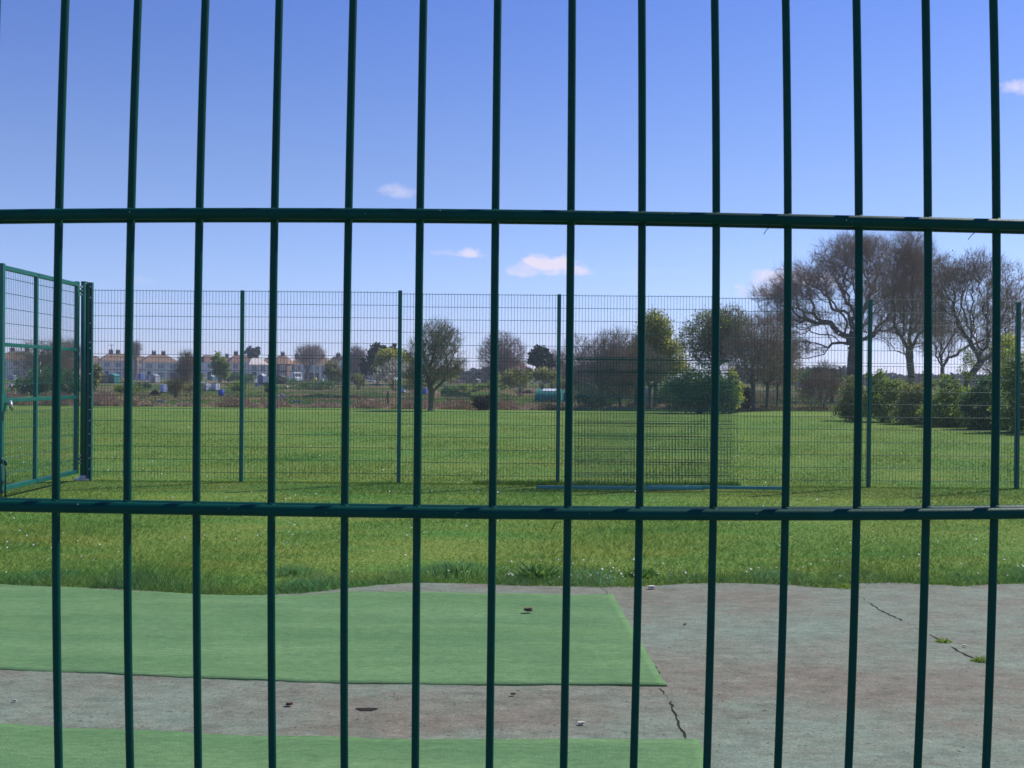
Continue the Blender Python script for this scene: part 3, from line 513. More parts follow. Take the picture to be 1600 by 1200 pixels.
def radii(A, par, rt, rb, ex=2.3):
    n = len(A); acc = np.zeros(n); child = np.zeros(n, int)
    for i in range(n-1, 0, -1):
        if child[i] == 0: acc[i] = rt**ex
        acc[par[i]] += acc[i]; child[par[i]] += 1
    r = acc**(1/ex); s = rb/max(r[0], 1e-6)
    # blend: scale large ones to base radius, keep tips thin
    f = (r-r.min())/(r.max()-r.min()+1e-9); return r*(1-f)+r*s*f, child
def build_tree(name, loc, env, trunk_top, N, rb, label, cat='tree', rt=.012, wpath=.35, seed=0, twigs=4, tl=.5, bark=None, twm=None, leaf=None, nleaf=0, ls=.08, group=None, thr=.05, updraft=0.0, shell=0.0, twr=None, spread=.6, leaf_top=None):
    g = np.random.default_rng(seed+99); A, par, nb = tree_nodes(env, trunk_top, N, wpath, seed, updraft=updraft, shell=shell); r, child = radii(A, par, rt, rb)
    r[:nb+1] = np.maximum(r[:nb+1], rb*np.linspace(1, .8, nb+1)); r[0] = rb*1.35
    root = empty(name, loc); tag(root, label, cat, group)
    i = np.arange(1, len(A)); p = par[i]; R1 = np.minimum(r[i], r[p]); R0 = np.where(p <= nb, np.minimum(r[p], R1*1.5), R1*1.15+.15*(r[p]-R1)); R0 = np.where(i <= nb, r[p], R0)
    big = R1 > thr; V, Q = segs(A[p][big], A[i][big], R0[big], R1[big], 7); npmesh('trunk', V, Q, bark or M_BARK, root, smooth=True)
    sm = ~big; P0 = A[p][sm]; P1 = A[i][sm]; r0 = R0[sm]; r1 = R1[sm]*.9
    tips = np.where(r[i] < thr*.9)[0]; tipi = i[tips]
    if twigs:
        T = np.repeat(tipi, twigs); base = A[T]; dirn = A[T]-A[par[T]]; dirn /= np.linalg.norm(dirn, axis=1, keepdims=True)+1e-9; dd = dirn+g.normal(0, spread, (len(T), 3))+np.array([0, 0, .25]); dd /= np.linalg.norm(dd, axis=1, keepdims=True)
        L = tl*g.uniform(.4, 1.2, (len(T), 1)); e1 = base+dd*L*.5; d2 = dd+g.normal(0, .35, dd.shape)+np.array([0, 0, .15]); d2 /= np.linalg.norm(d2, axis=1, keepdims=True); e2 = e1+d2*L*.55
        tr = twr or rt*.8; o1 = np.full(len(T), tr); P0 = np.concatenate([P0, base, e1]); P1 = np.concatenate([P1, e1, e2]); r0 = np.concatenate([r0, o1, o1*.7]); r1 = np.concatenate([r1, o1*.7, o1*.35])
    V, Q = segs(P0, P1, r0, r1, 3); crown = npmesh('crown', V, Q, twm or M_TWIG, root)
    if nleaf:
        T = tipi[g.integers(0, len(tipi), nleaf)] if leaf_top is None else None
        if leaf_top is not None: cand = tipi[A[tipi][:, 2] > leaf_top]; T = cand[g.integers(0, len(cand), nleaf)]
        c = A[T]+g.normal(0, tl*.45, (nleaf, 3)); leafcards('foliage', c, ls, leaf, root, g)
    return root
def leafcards(name, c, ls, m, parent, g, tonevar=(.6, 1.4)):
    n = len(c); a = g.normal(size=(n, 3)); a /= np.linalg.norm(a, axis=1, keepdims=True); b_ = np.cross(a, g.normal(size=(n, 3))); b_ /= np.linalg.norm(b_, axis=1, keepdims=True); s = ls*g.uniform(.5, 1.2, (n, 1)); a = a*s; b_ = b_*s*.6
    V = np.stack([c-a, c+b_, c+a, c-b_], axis=1).reshape(-1, 3); Q = (np.arange(n)*4)[:, None]+np.array([[0, 1, 2, 3]])
    tone = np.repeat(g.uniform(*tonevar, n), 4)[:, None]*np.ones((1, 3)); return npmesh(name, V, Q, m, parent, tone=tone)
def build_bush(name, loc, lobes, n, m, label, cat='bush', ls=.07, seed=0, stems=14, group=None, base_z=0.0, hollow=.25):
    g = np.random.default_rng(seed+5); root = empty(name, loc); tag(root, label, cat, group); w = np.array([l[3]*l[4]*l[5] for l in lobes]); w = w/w.sum()
    # clumps on the lobes, leaves in the clumps
    nc = max(24, n//38); idx = g.choice(len(lobes), nc, p=w); L = np.array([l[:6] for l in lobes])[idx]; d = g.normal(size=(nc, 3)); d /= np.linalg.norm(d, axis=1, keepdims=True); rad = g.uniform(hollow, 1.0, nc)**.45; C = L[:, :3]+d*L[:, 3:6]*rad[:, None]*g.uniform(.78, 1.24, (nc, 1))*np.where(g.uniform(0, 1, (nc, 1)) < .1, 1.22, 1)
    k = g.integers(0, nc, n); cr = (L[:, 3:6].mean(axis=1)*.20)[k][:, None]; c = C[k]+g.normal(0, 1, (n, 3))*cr*np.array([[1, 1, .8]]); c[:, 2] = np.abs(c[:, 2]-base_z)+base_z
    ct = g.uniform(.65, 1.5, nc)[k]; n_ = len(c); a = g.normal(size=(n_, 3)); a /= np.linalg.norm(a, axis=1, keepdims=True); b_ = np.cross(a, g.normal(size=(n_, 3))); b_ /= np.linalg.norm(b_, axis=1, keepdims=True); s = ls*g.uniform(.5, 1.3, (n_, 1)); a = a*s; b_ = b_*s*.65
    V = np.stack([c-a, c+b_, c+a, c-b_], axis=1).reshape(-1, 3); Q = (np.arange(n_)*4)[:, None]+np.array([[0, 1, 2, 3]]); tone = np.repeat(ct*g.uniform(.8, 1.2, n_), 4)[:, None]*np.ones((1, 3)); npmesh('foliage', V, Q, m, root, tone=tone)
    P0 = np.c_[g.normal(0, .12, (stems, 2)), np.zeros(stems)+base_z*.0]; tgt = C[g.integers(0, nc, stems)]; mid_ = (P0+tgt)/2+g.normal(0, .1, (stems, 3)); rs = np.full(stems, .022)
    V, Q = segs(np.r_[P0, mid_], np.r_[mid_, tgt], np.r_[rs, rs*.7], np.r_[rs*.7, rs*.3], 5); npmesh('stems', V, Q, M_BARKG, root); return root
M_LBRIGHT = mat('yellow_green_spring_leaf', (.42, .44, .07), (.34, .38, .06), 1.2, .6, attr=True, transl=.5)
M_LYEL = mat('yellow_bloom', (.38, .36, .05), (.27, .29, .05), 1.2, .6, attr=True, transl=.5)
M_LGRN = mat('mid_green_leaf', (.23, .31, .055), (.15, .22, .04), 1.0, .6, attr=True, transl=.5)
M_LDARK = mat('dark_green_leaf', (.075, .17, .045), (.055, .13, .035), 1.0, .6, attr=True, transl=.4)
M_LFIR = mat('conifer_needles', (.022, .05, .026), (.014, .034, .02), 1.0, .7, attr=True, transl=.1)
M_LOLIVE = mat('olive_leaf', (.27, .28, .08), (.20, .21, .06), 1.0, .7, attr=True, transl=.4)
M_BLOS = mat('white_blossom', (.55, .52, .42), (.35, .36, .26), 3, .7, attr=True, transl=.3)
M_BRAMB = mat('dead_bramble_brown', (.52, .37, .27), (.40, .30, .19), .5, .9, attr=True, transl=.3)
def sc(D): return D/F_PX
def px_env(cx, D, base, lobes):
    """lobes in pixels: (px, py, rx, ry, w) to metres relative to trunk base"""
    out = []; b0 = P(cx, 600, D).x; z0 = TZ(D)
    for (px, py, rx, ry, w) in lobes:
        p = P(px, py, D); out.append((p.x-b0, 0, p.z-z0, rx*sc(D), rx*sc(D)*.8, ry*sc(D), w))
    return out
def gx(px, D): return (P(px, 600, D).x, D, TZ(D))
# 1 the lone round tree on the field edge
D = 51.5
build_tree('bare_tree', gx(674, D), px_env(674, D, 0, [(682, 548, 40, 46, 3), (688, 530, 30, 30, 1), (656, 565, 26, 30, 1), (676, 582, 44, 16, 1.1), (652, 590, 20, 12, .4), (712, 575, 18, 18, .5)]), (.02, 0, .95), 1700, .16, 'rounded bare tree with short trunk standing alone at the field edge', rt=.006, wpath=.5, seed=3, twigs=4, tl=.34, thr=.035, bark=M_BARKG, twm=M_TWIGO, leaf=M_LOLIVE, nleaf=3500, ls=.035, updraft=.06, spread=.45, twr=.0045)
# 2 the great oak, low spreading limbs
D = 80
oak = px_env(1329, D, 0, [(1322, 405, 52, 36, 1.8), (1268, 438, 60, 30, 2.2), (1222, 462, 46, 22, 1.6), (1232, 500, 56, 22, 1.5), (1380, 420, 64, 46, 2.4), (1400, 480, 66, 46, 2.2), (1330, 480, 90, 56, 1.8), (1240, 545, 52, 16, .8), (1345, 385, 40, 18, 1), (1440, 430, 40, 44, 1)])
build_tree('oak_tree', gx(1329, D), oak, (.3, 0, 4.4), 3000, .50, 'broad bare oak with long low spreading branches, tallest of the trees on the right', rt=.012, wpath=.30, seed=12, twigs=7, tl=.85, thr=.075, spread=.75, twr=.0062)
# 3 slim tree right of the oak
D = 66
build_tree('bare_tree', gx(1423, D), px_env(1423, D, 0, [(1420, 400, 36, 38, 2), (1400, 450, 46, 40, 1.6), (1445, 455, 50, 54, 2.2), (1420, 515, 60, 34, 1.2)]), (.05, 0, 2.0), 2100, .24, 'upright bare tree with a pale ivy-green trunk just right of the oak', rt=.007, wpath=.55, seed=21, twigs=4, tl=.8, thr=.045, bark=M_BARKG, updraft=.05, spread=.45, twr=.0044)
# 4 V forked tree
D = 52
build_tree('bare_tree', gx(1511, D), px_env(1511, D, 0, [(1485, 435, 38, 36, 2), (1530, 425, 44, 34, 2), (1575, 460, 50, 50, 2), (1470, 485, 36, 40, 1.2), (1522, 490, 48, 40, 1.2), (1605, 500, 40, 50, 1), (1560, 530, 44, 24, .6)]), (.0, 0, 1.8), 2400, .17, 'bare tree with widely forked branches and knobbly tips at the far right', rt=.0055, wpath=.5, seed=34, twigs=4, tl=.42, thr=.032, updraft=.06, spread=.45, twr=.0042, leaf=mat('brown_buds', (.16, .11, .08), None, 3, .8, attr=True), nleaf=1800, ls=.04)
build_tree('bare_tree', gx(1470, 74), px_env(1470, 74, 0, [(1470, 520, 44, 44, 1), (1560, 500, 40, 50, .8)]), (.1, 0, 2.0), 1500, .14, 'fine twiggy bare tree standing behind, between the upright tree and the forked tree', rt=.007, wpath=.5, seed=35, twigs=4, tl=.7, thr=.045, updraft=.05, spread=.5, twr=.0045)
# 5 dense round bare clump with several trunks
for k, (px, D, lob, sd_, rb, N, lab) in enumerate(((1178, 56, [(1180, 545, 46, 50, 2), (1165, 565, 44, 44, 1.2)], 41, .13, 1500, 'dense bare tree with a dark upright trunk, left of the slanting trunk'), (1199, 57, [(1205, 540, 42, 52, 2), (1215, 570, 34, 30, 1)], 42, .10, 1300, 'dense bare tree with slanting trunk left of the oak'), (1214, 60, [(1222, 560, 32, 46, 1)], 43, .07, 700, 'thin bare tree with the slimmest trunk, left of the oak'))):
    build_tree('bare_tree', gx(px, D), px_env(px, D, 0, lob), (.05*(k-1), 0, 1.5), N, rb, lab, rt=.007, wpath=.4, seed=sd_, twigs=3, tl=.42, thr=.04, updraft=.05, spread=.45, twr=.0045, leaf=M_LOLIVE, nleaf=500, ls=.04)
build_tree('budding_tree', gx(1128, 60), px_env(1128, 60, 0, [(1110, 530, 44, 42, 2), (1140, 520, 36, 40, 1.4)]), (0, 0, 1.6), 1500, .14, 'tree with first green leaves, above the dark green bush', rt=.008, wpath=.4, seed=45, twigs=4, tl=.42, thr=.04, leaf=M_LGRN, nleaf=8000, ls=.075, twr=.005, spread=.5)
# 6 yellow-green tree
build_tree('willow_tree', gx(1024, 62), px_env(1024, 62, 0, [(1022, 525, 26, 38, 2), (1036, 555, 32, 42, 2), (1003, 560, 26, 36, 1.3)]), (0, 0, 1.5), 1200, .13, 'upright tree covered in fresh yellow-green leaves', rt=.007, wpath=.5, seed=51, twigs=3, tl=.4, thr=.04, leaf=M_LBRIGHT, nleaf=14000, ls=.085, twm=M_TWIGO, twr=.006, spread=.4, updraft=.08)
# 7 row of small bare trees with thin trunks (right of the middle)
for k, (px, D, lob, sd_, N, m_, lab) in enumerate(((941, 56, [(945, 560, 34, 40, 2), (935, 598, 32, 26, 1)], 61, 1300, M_TWIGP, 'purplish bare tree behind the blue barrel'), (968, 57, [(965, 558, 34, 42, 2), (965, 600, 28, 22, .8)], 62, 1300, M_TWIG, 'brown bare tree between the purplish tree and the yellow-green tree'), (994, 58, [(992, 565, 28, 36, 1), (985, 602, 24, 20, .6)], 63, 900, M_TWIGO, 'small olive bare tree directly left of the yellow-green tree'), (905, 66, [(905, 560, 30, 36, 1), (900, 598, 24, 20, .6)], 64, 900, M_TWIGP, 'pale bare tree right of the pine'), (1016, 56, [(1020, 575, 26, 24, 1)], 65, 500, M_TWIGO, 'little bare tree in front of the yellow-green tree'))):
    build_tree('bare_tree', gx(px, D), px_env(px, D, 0, lob), (random.uniform(-.1, .1), 0, 1.25), N, .09, lab, rt=.006, wpath=.45, seed=sd_, twigs=3, tl=.42, thr=.035, twm=m_, leaf=M_LOLIVE, nleaf=300, ls=.04, updraft=.06, twr=.0042, spread=.4)
# 8 distant bare trees behind the allotments
for (px, D, lob, sd_, N, m_, lab, h) in ((785, 130, [(785, 560, 36, 38, 1)], 71, 1300, M_TWIGP, 'large bare rounded tree above the brick house', 2.5), (557, 190, [(557, 568, 15, 24, 1)], 72, 900, M_TWIGP, 'purplish bare tree left of the dark conifers', 3), (862, 150, [(870, 575, 22, 26, 1)], 73, 700, M_TWIGP, 'faint bare tree directly behind the pine', 3),
                                  (60, 100, [(55, 565, 36, 32, 1), (90, 560, 26, 30, 1)], 74, 1100, M_TWIG, 'wide bare tree seen through the gate mesh', 2), (292, 120, [(292, 572, 14, 22, 1), (285, 590, 18, 14, .6)], 75, 700, M_TWIG, 'thin bare tree between the hipped house and the white gable', 2), (275, 75, [(274, 605, 12, 12, 1)], 76, 300, M_TWIGO, 'small scrubby bare tree by the white tank', .5), (480, 230, [(484, 556, 22, 16, 1)], 77, 500, M_TWIGP, 'low bare tree over the terrace roofs', 3), (212, 250, [(211, 548, 6, 10, 1)], 78, 250, M_TWIGP, 'small bare tree between the first two houses', 4), (120, 110, [(112, 560, 18, 26, 1)], 79, 600, M_TWIG, 'bare tree behind the gate hinges', 2), (1300, 75, [(1290, 590, 26, 22, 1)], 80, 600, M_TWIG, 'low bare tree under the oak branches', 1.2), (1555, 90, [(1555, 560, 40, 26, 1)], 81, 700, M_TWIGO, 'low bare tree behind the forked tree', 2)):
    s = D/52; build_tree('bare_tree', gx(px, D), px_env(px, D, 0, lob), (0, 0, h), N, .09*s, lab, rt=.006*s, wpath=.45, seed=sd_, twigs=4, tl=.34*s, thr=.03*s, twm=m_, updraft=.05, twr=.0036*s, spread=.5)
# multi-stem shrub under the oak
build_tree('bare_shrub', gx(1288, 58), px_env(1288, 58, 0, [(1285, 600, 26, 22, 1), (1262, 605, 18, 18, .6), (1305, 605, 16, 20, .6)]), (0, 0, .25), 700, .05, 'many-stemmed bare shrub at the field edge under the oak', 'shrub', rt=.006, wpath=.7, seed=82, twigs=4, tl=.3, thr=.03, twr=.005)
# evergreens and leafy bushes (px centre, lobes in px, distance)
def bush_px(px, D, lobes, n, m, label, ls, seed, name='bush', cat='bush', stems=14, group=None, zmin=None):
    b0 = P(px, 600, D); L = []
    for (x, y, rx, ry) in lobes:
        p = P(x, y, D); L.append((p.x-b0.x, 0, max(p.z-TZ(D), .05), rx*sc(D), rx*sc(D)*.8, ry*sc(D)))
    return build_bush(name, gx(px, D), L, n, m, label, cat, ls, seed, stems, group)
bush_px(1092, 51, [(1085, 606, 42, 30), (1060, 618, 32, 22), (1115, 612, 34, 26), (1138, 612, 18, 26)], 13000, M_LDARK, 'large dark green rounded bush behind the stacked spare panels', .06, 101)
bush_px(1146, 52, [(1146, 608, 12, 28), (1140, 628, 14, 14)], 3500, M_LBRIGHT, 'bright yellow-green shrub at the right flank of the dark bush', .05, 102)
bush_px(1030, 70, [(1045, 575, 30, 10)], 3000, M_LYEL, 'low yellow-flowering shrub above the dark green bush', .07, 103)
# right hedge, each shrub its own
for k, (px, D, lob, n, m_, lab) in enumerate(((1335, 43, [(1335, 622, 20, 30), (1322, 640, 16, 14)], 4800, M_LOLIVE, 'olive hedge shrub directly left of the right-hand tall fence post'), (1385, 42, [(1372, 602, 18, 22), (1398, 612, 20, 22), (1380, 632, 34, 24)], 8000, M_LGRN, 'rounded green hedge shrub below the upright bare tree, right of the fence post'),
    (1435, 40, [(1424, 622, 22, 20), (1446, 612, 16, 22), (1432, 646, 34, 22)], 7500, M_LOLIVE, 'wide olive green hedge shrub under the slim bare tree trunk'), (1490, 38, [(1476, 604, 18, 18), (1500, 622, 20, 24), (1480, 645, 38, 24)], 8000, M_LGRN, 'leafy hedge shrub below the gap of pale sky'), (1540, 36, [(1548, 608, 24, 26), (1528, 632, 22, 24), (1545, 654, 36, 22)], 8000, M_LDARK, 'darker green hedge shrub right of the forked tree trunk'),
    (1592, 34, [(1590, 585, 22, 34), (1604, 620, 30, 30), (1590, 652, 32, 24)], 8500, M_LGRN, 'tall green hedge shrub at the right edge of the photo'), (1660, 33, [(1660, 610, 50, 56)], 5000, M_LGRN, 'tall green hedge shrub beyond the right edge of the photo'))):
    bush_px(px, D, lob, n, m_, lab, .05, 110+k, 'hedge_shrub', 'shrub', group='shrubs of the green hedge on the right')
bush_px(1573, 40, [(1575, 560, 18, 34)], 1500, M_LBRIGHT, 'thin pale green young tree rising above the hedge at the right edge', .05, 121, 'young_tree', 'tree', 6)
bush_px(1515, 51.5, [(1512, 570, 10, 26)], 900, M_LBRIGHT, 'light ivy growing round the trunk of the forked tree', .045, 122, 'ivy', 'ivy', 4)
# dark conifers and others in the distance
for (px, D, lob, n, m_, ls, lab, nm, cat) in ((590, 150, [(590, 560, 12, 20), (594, 550, 9, 12)], 4500, M_LFIR, .22, 'dark egg-shaped conifer beside the yellow-green willow', 'conifer', 'conifer'), (613, 155, [(612, 550, 10, 10), (613, 562, 10, 14)], 2600, M_LFIR, .22, 'dark conifer top showing above the yellow-green willow', 'conifer', 'conifer'),
    (569, 150, [(569, 572, 5, 14)], 1200, M_LFIR, .2, 'narrow small dark conifer left of the egg-shaped conifer', 'conifer', 'conifer'), (612, 130, [(612, 563, 25, 16), (632, 575, 18, 18)], 6500, M_LYEL, .16, 'rounded yellow-green willow in front of the dark conifers', 'willow_tree', 'tree'),
    (618, 110, [(618, 578, 20, 14), (600, 585, 18, 9)], 2600, M_BLOS, .10, 'white blossoming tree in front of the willow', 'blossom_tree', 'tree'), (395, 260, [(391, 551, 6, 9), (400, 550, 6, 9)], 1600, M_LFIR, .35, 'dark twin-topped conifer behind the pale gable roof', 'conifer', 'conifer'),
    (848, 125, [(843, 556, 13, 14), (852, 566, 13, 12), (836, 566, 9, 8)], 4500, M_LFIR, .2, 'dark flat-topped pine behind the green tarpaulin tunnel', 'pine_tree', 'pine'), (850, 110, [(850, 585, 22, 8), (832, 584, 12, 8)], 2600, M_LOLIVE, .15, 'olive bushes under the dark pine', 'bush', 'bush'),
    (342, 150, [(342, 568, 9, 17), (352, 578, 8, 12)], 2600, M_LGRN, .18, 'green pointed tree right of the white gable', 'bushy_tree', 'tree'), (517, 150, [(517, 578, 11, 15), (525, 586, 14, 8)], 2800, M_LOLIVE, .17, 'olive green bush right of the terrace', 'bush', 'bush'), (147, 95, [(148, 585, 9, 17)], 1500, M_LOLIVE, .13, 'olive bush immediately right of the gate post', 'bush', 'bush'),
    (85, 80, [(80, 590, 34, 16), (105, 600, 20, 20), (45, 604, 26, 12)], 6000, M_LDARK, .09, 'dark green bushes seen through the gate', 'bush', 'bush'), (755, 53.5, [(757, 628, 17, 10)], 2600, mat('dark_bramble', (.06, .035, .03), (.045, .03, .022), 1, .9, attr=True), .05, 'dark round bramble heap on the field edge', 'bramble_heap', 'bramble'),
    (700, 95, [(702, 611, 14, 4)], 1200, M_LDARK, .10, 'low dark green bush right of the lone tree trunk', 'bush', 'bush'), (690, 160, [(690, 588, 26, 8)], 1600, M_LOLIVE, .18, 'olive hedge behind the lone round tree', 'bush', 'bush'), (815, 90, [(800, 592, 30, 9)], 1600, M_LOLIVE, .12, 'scrubby olive bush below the brick house', 'bush', 'bush'),
    (920, 63, [(925, 618, 24, 14), (950, 622, 20, 12)], 3000, M_LDARK, .07, 'dark scrub behind the blue barrel', 'bush', 'bush'), (1165, 58, [(1166, 622, 9, 16)], 1400, mat('dark_bramble', (.06, .035, .03)), .06, 'dark brown scrub beside the dense bare tree trunk', 'bush', 'bush'),
    (380, 170, [(372, 590, 26, 3)], 1800, M_LDARK, .17, 'long dark hedge in front of the middle houses', 'hedge', 'hedge'), (500, 175, [(440, 592, 20, 3), (530, 592, 20, 4)], 2000, M_LDARK, .17, 'dark hedge below the terraced houses', 'hedge', 'hedge'), (270, 160, [(300, 590, 18, 6)], 2000, M_LOLIVE, .16, 'olive hedge right of the second hipped house', 'hedge', 'hedge'), (720, 220, [(735, 590, 36, 7)], 1600, M_LFIR, .25, 'dark distant hedge line between lone tree and brick house', 'hedge', 'hedge')):
    bush_px(px, D, lob, n, m_, lab, ls, int(px)+200, nm, cat)
for (px, D, lob, n, m_, ls, lab) in ((300, 100, [(300, 604, 22, 5)], 1500, M_LOLIVE, .09, 'low olive hedge left of the white tanks'), (372, 105, [(372, 604, 16, 6)], 1300, M_LGRN, .09, 'low green hedge behind the second fence post'), (425, 100, [(424, 606, 12, 6)], 1000, M_LDARK, .09, 'small dark bush left of the black shed'), (500, 115, [(500, 602, 44, 3)], 2200, M_LDARK, .09, 'long dark green row of plants below the green container'),
    (560, 120, [(560, 592, 12, 8)], 1000, M_LOLIVE, .11, 'olive bush below the purplish tree'), (650, 100, [(648, 600, 20, 8)], 1500, M_LOLIVE, .09, 'olive bush behind the blue bins'), (735, 110, [(735, 606, 22, 4), (770, 602, 20, 5)], 2000, M_LGRN, .1, 'low green hedge right of the red-sided hut'), (225, 110, [(225, 602, 14, 4)], 900, M_LDARK, .09, 'low dark hedge left of the light grey shed'), (206, 80, [(200, 608, 22, 4)], 1200, M_LGRN, .07, 'low green weeds below the orange-yellow drum'),
    (1225, 95, [(1215, 592, 30, 12), (1245, 588, 20, 12)], 3000, M_LOLIVE, .11, 'brownish hedge behind the slim dark trunks'), (1290, 90, [(1280, 590, 34, 10)], 2600, M_LDARK, .11, 'dark hedge beyond the many-stemmed shrub'), (960, 120, [(950, 590, 40, 10), (1000, 588, 36, 12)], 4000, M_LOLIVE, .13, 'olive hedge far behind the thin bare trunks'), (880, 100, [(885, 600, 20, 7)], 1400, M_LGRN, .09, 'green bush behind the tarpaulin tunnel')):
    bush_px(px, D, lob, n, m_, lab, ls, px+500, 'bush', 'bush')
# far wood along the horizon: reads as one mass
def far_wood():
    g = np.random.default_rng(5); C = []
    for (x0, x1, top, n, D) in ((680, 830, 578, 4200, 330), (880, 1010, 570, 4000, 300), (1150, 1330, 578, 5000, 300), (1240, 1700, 588, 9000, 260), (-60, 160, 572, 4000, 330), (520, 600, 574, 2500, 330)):
        px = g.uniform(x0, x1, n); u = np.sin(px*.11)+np.sin(px*.29+1)+.6*np.sin(px*.7)
        for i in range(n):
            h = P(px[i], top-u[i]*2.2, D).z; z = h*g.uniform(0, 1)**.6; C.append((P(px[i], 600, D).x, D+g.uniform(-6, 6), max(z, .1)))
    o = leafcards('far_wood', np.array(C), .75, mat('distant_trees', (.075, .072, .06), (.05, .06, .045), .05, .9, attr=True), None, g); tag(o, 'dim wooded skyline far beyond the houses and trees', 'woodland', kind='stuff')
far_wood()
# brown bramble and dead stalks along the field edge: nobody could count it
def scrub(name, spans, m, label, cat, seed, ls=.05):
    g = np.random.default_rng(seed); P0 = []; P1 = []; C = []
    for (x0, x1, y0, y1, h, n) in spans:
        px = g.uniform(x0, x1, n); D = g.uniform(y0, y1, n); k = .65+.35*np.sin(px*.09)+.25*np.sin(px*.23+D); hh = h*np.clip(k, .15, 1.2)*g.uniform(.3, 1, n)
        x = (px-800)/F_PX*D; a = g.uniform(0, 6.28, n); ln = .5*hh; tz = .9*np.clip((D-60)/200, 0, 1); P0 += list(zip(x, D, tz)); P1 += list(zip(x+ln*np.cos(a), D+ln*np.sin(a), tz+hh)); C += list(zip(x+ln*np.cos(a)*g.uniform(.2, 1, n), D+g.uniform(-.2, .2, n), tz+hh*g.uniform(.1, 1, n)))
    P0 = np.array(P0); P1 = np.array(P1); r = np.full(len(P0), .009); V, Q = segs(P0, P1, r, r*.5, 3); C = np.array(C); n = len(C)
    a = g.normal(size=(n, 3)); a /= np.linalg.norm(a, axis=1, keepdims=True); b_ = np.cross(a, g.normal(size=(n, 3))); b_ /= np.linalg.norm(b_, axis=1, keepdims=True); s = ls*g.uniform(.5, 1.3, (n, 1)); a *= s; b_ *= s*.6
    V2 = np.stack([C-a, C+b_, C+a, C-b_], axis=1).reshape(-1, 3); Q2 = (np.arange(n)*4)[:, None]+np.array([[0, 1, 2, 3]])+len(V); V = np.r_[V, V2]; Q = np.r_[Q, Q2]; tone = np.ones((len(V), 3))*g.uniform(.6, 1.5, (len(V), 1))
    o = npmesh(name, V, Q, m, tone=tone); tag(o, label, cat, kind='stuff')
scrub('bramble_strip', [(140, 215, 54, 58, .75, 2600), (215, 330, 54.5, 57, .28, 1500), (330, 440, 54, 58, .5, 3800), (440, 560, 55, 58, .32, 1500), (555, 840, 54, 58, .52, 9000), (-40, 130, 54, 60, .75, 4500)], M_BRAMB, 'dead brown bramble and stalks bordering the far side of the field', 'bramble', 9)
scrub('rough_verge', [(840, 1160, 54, 58, .3, 5000), (1150, 1320, 56, 60, .28, 3000), (140, 860, 60, 95, .22, 9000), (100, 1000, 95, 190, .18, 7000), (1160, 1420, 60, 130, .5, 7000), (860, 1160, 58, 110, .45, 5000)], mat('rough_verge_green', (.16, .19, .07), (.22, .165, .10), .4, .9, attr=True, transl=.3), 'rough verge vegetation and plot weeds behind the field edge', 'weeds', 10, .06)
scrub('crop_rows', [(475, 560, 78, 84, .22, 1800), (430, 520, 120, 126, .22, 800), (690, 735, 84, 92, .4, 1500)], mat('crop_green', (.045, .11, .045), (.06, .12, .03), .6, .8, attr=True, transl=.2), 'rows of dark green crops on the allotment plots', 'crops', 11, .09)
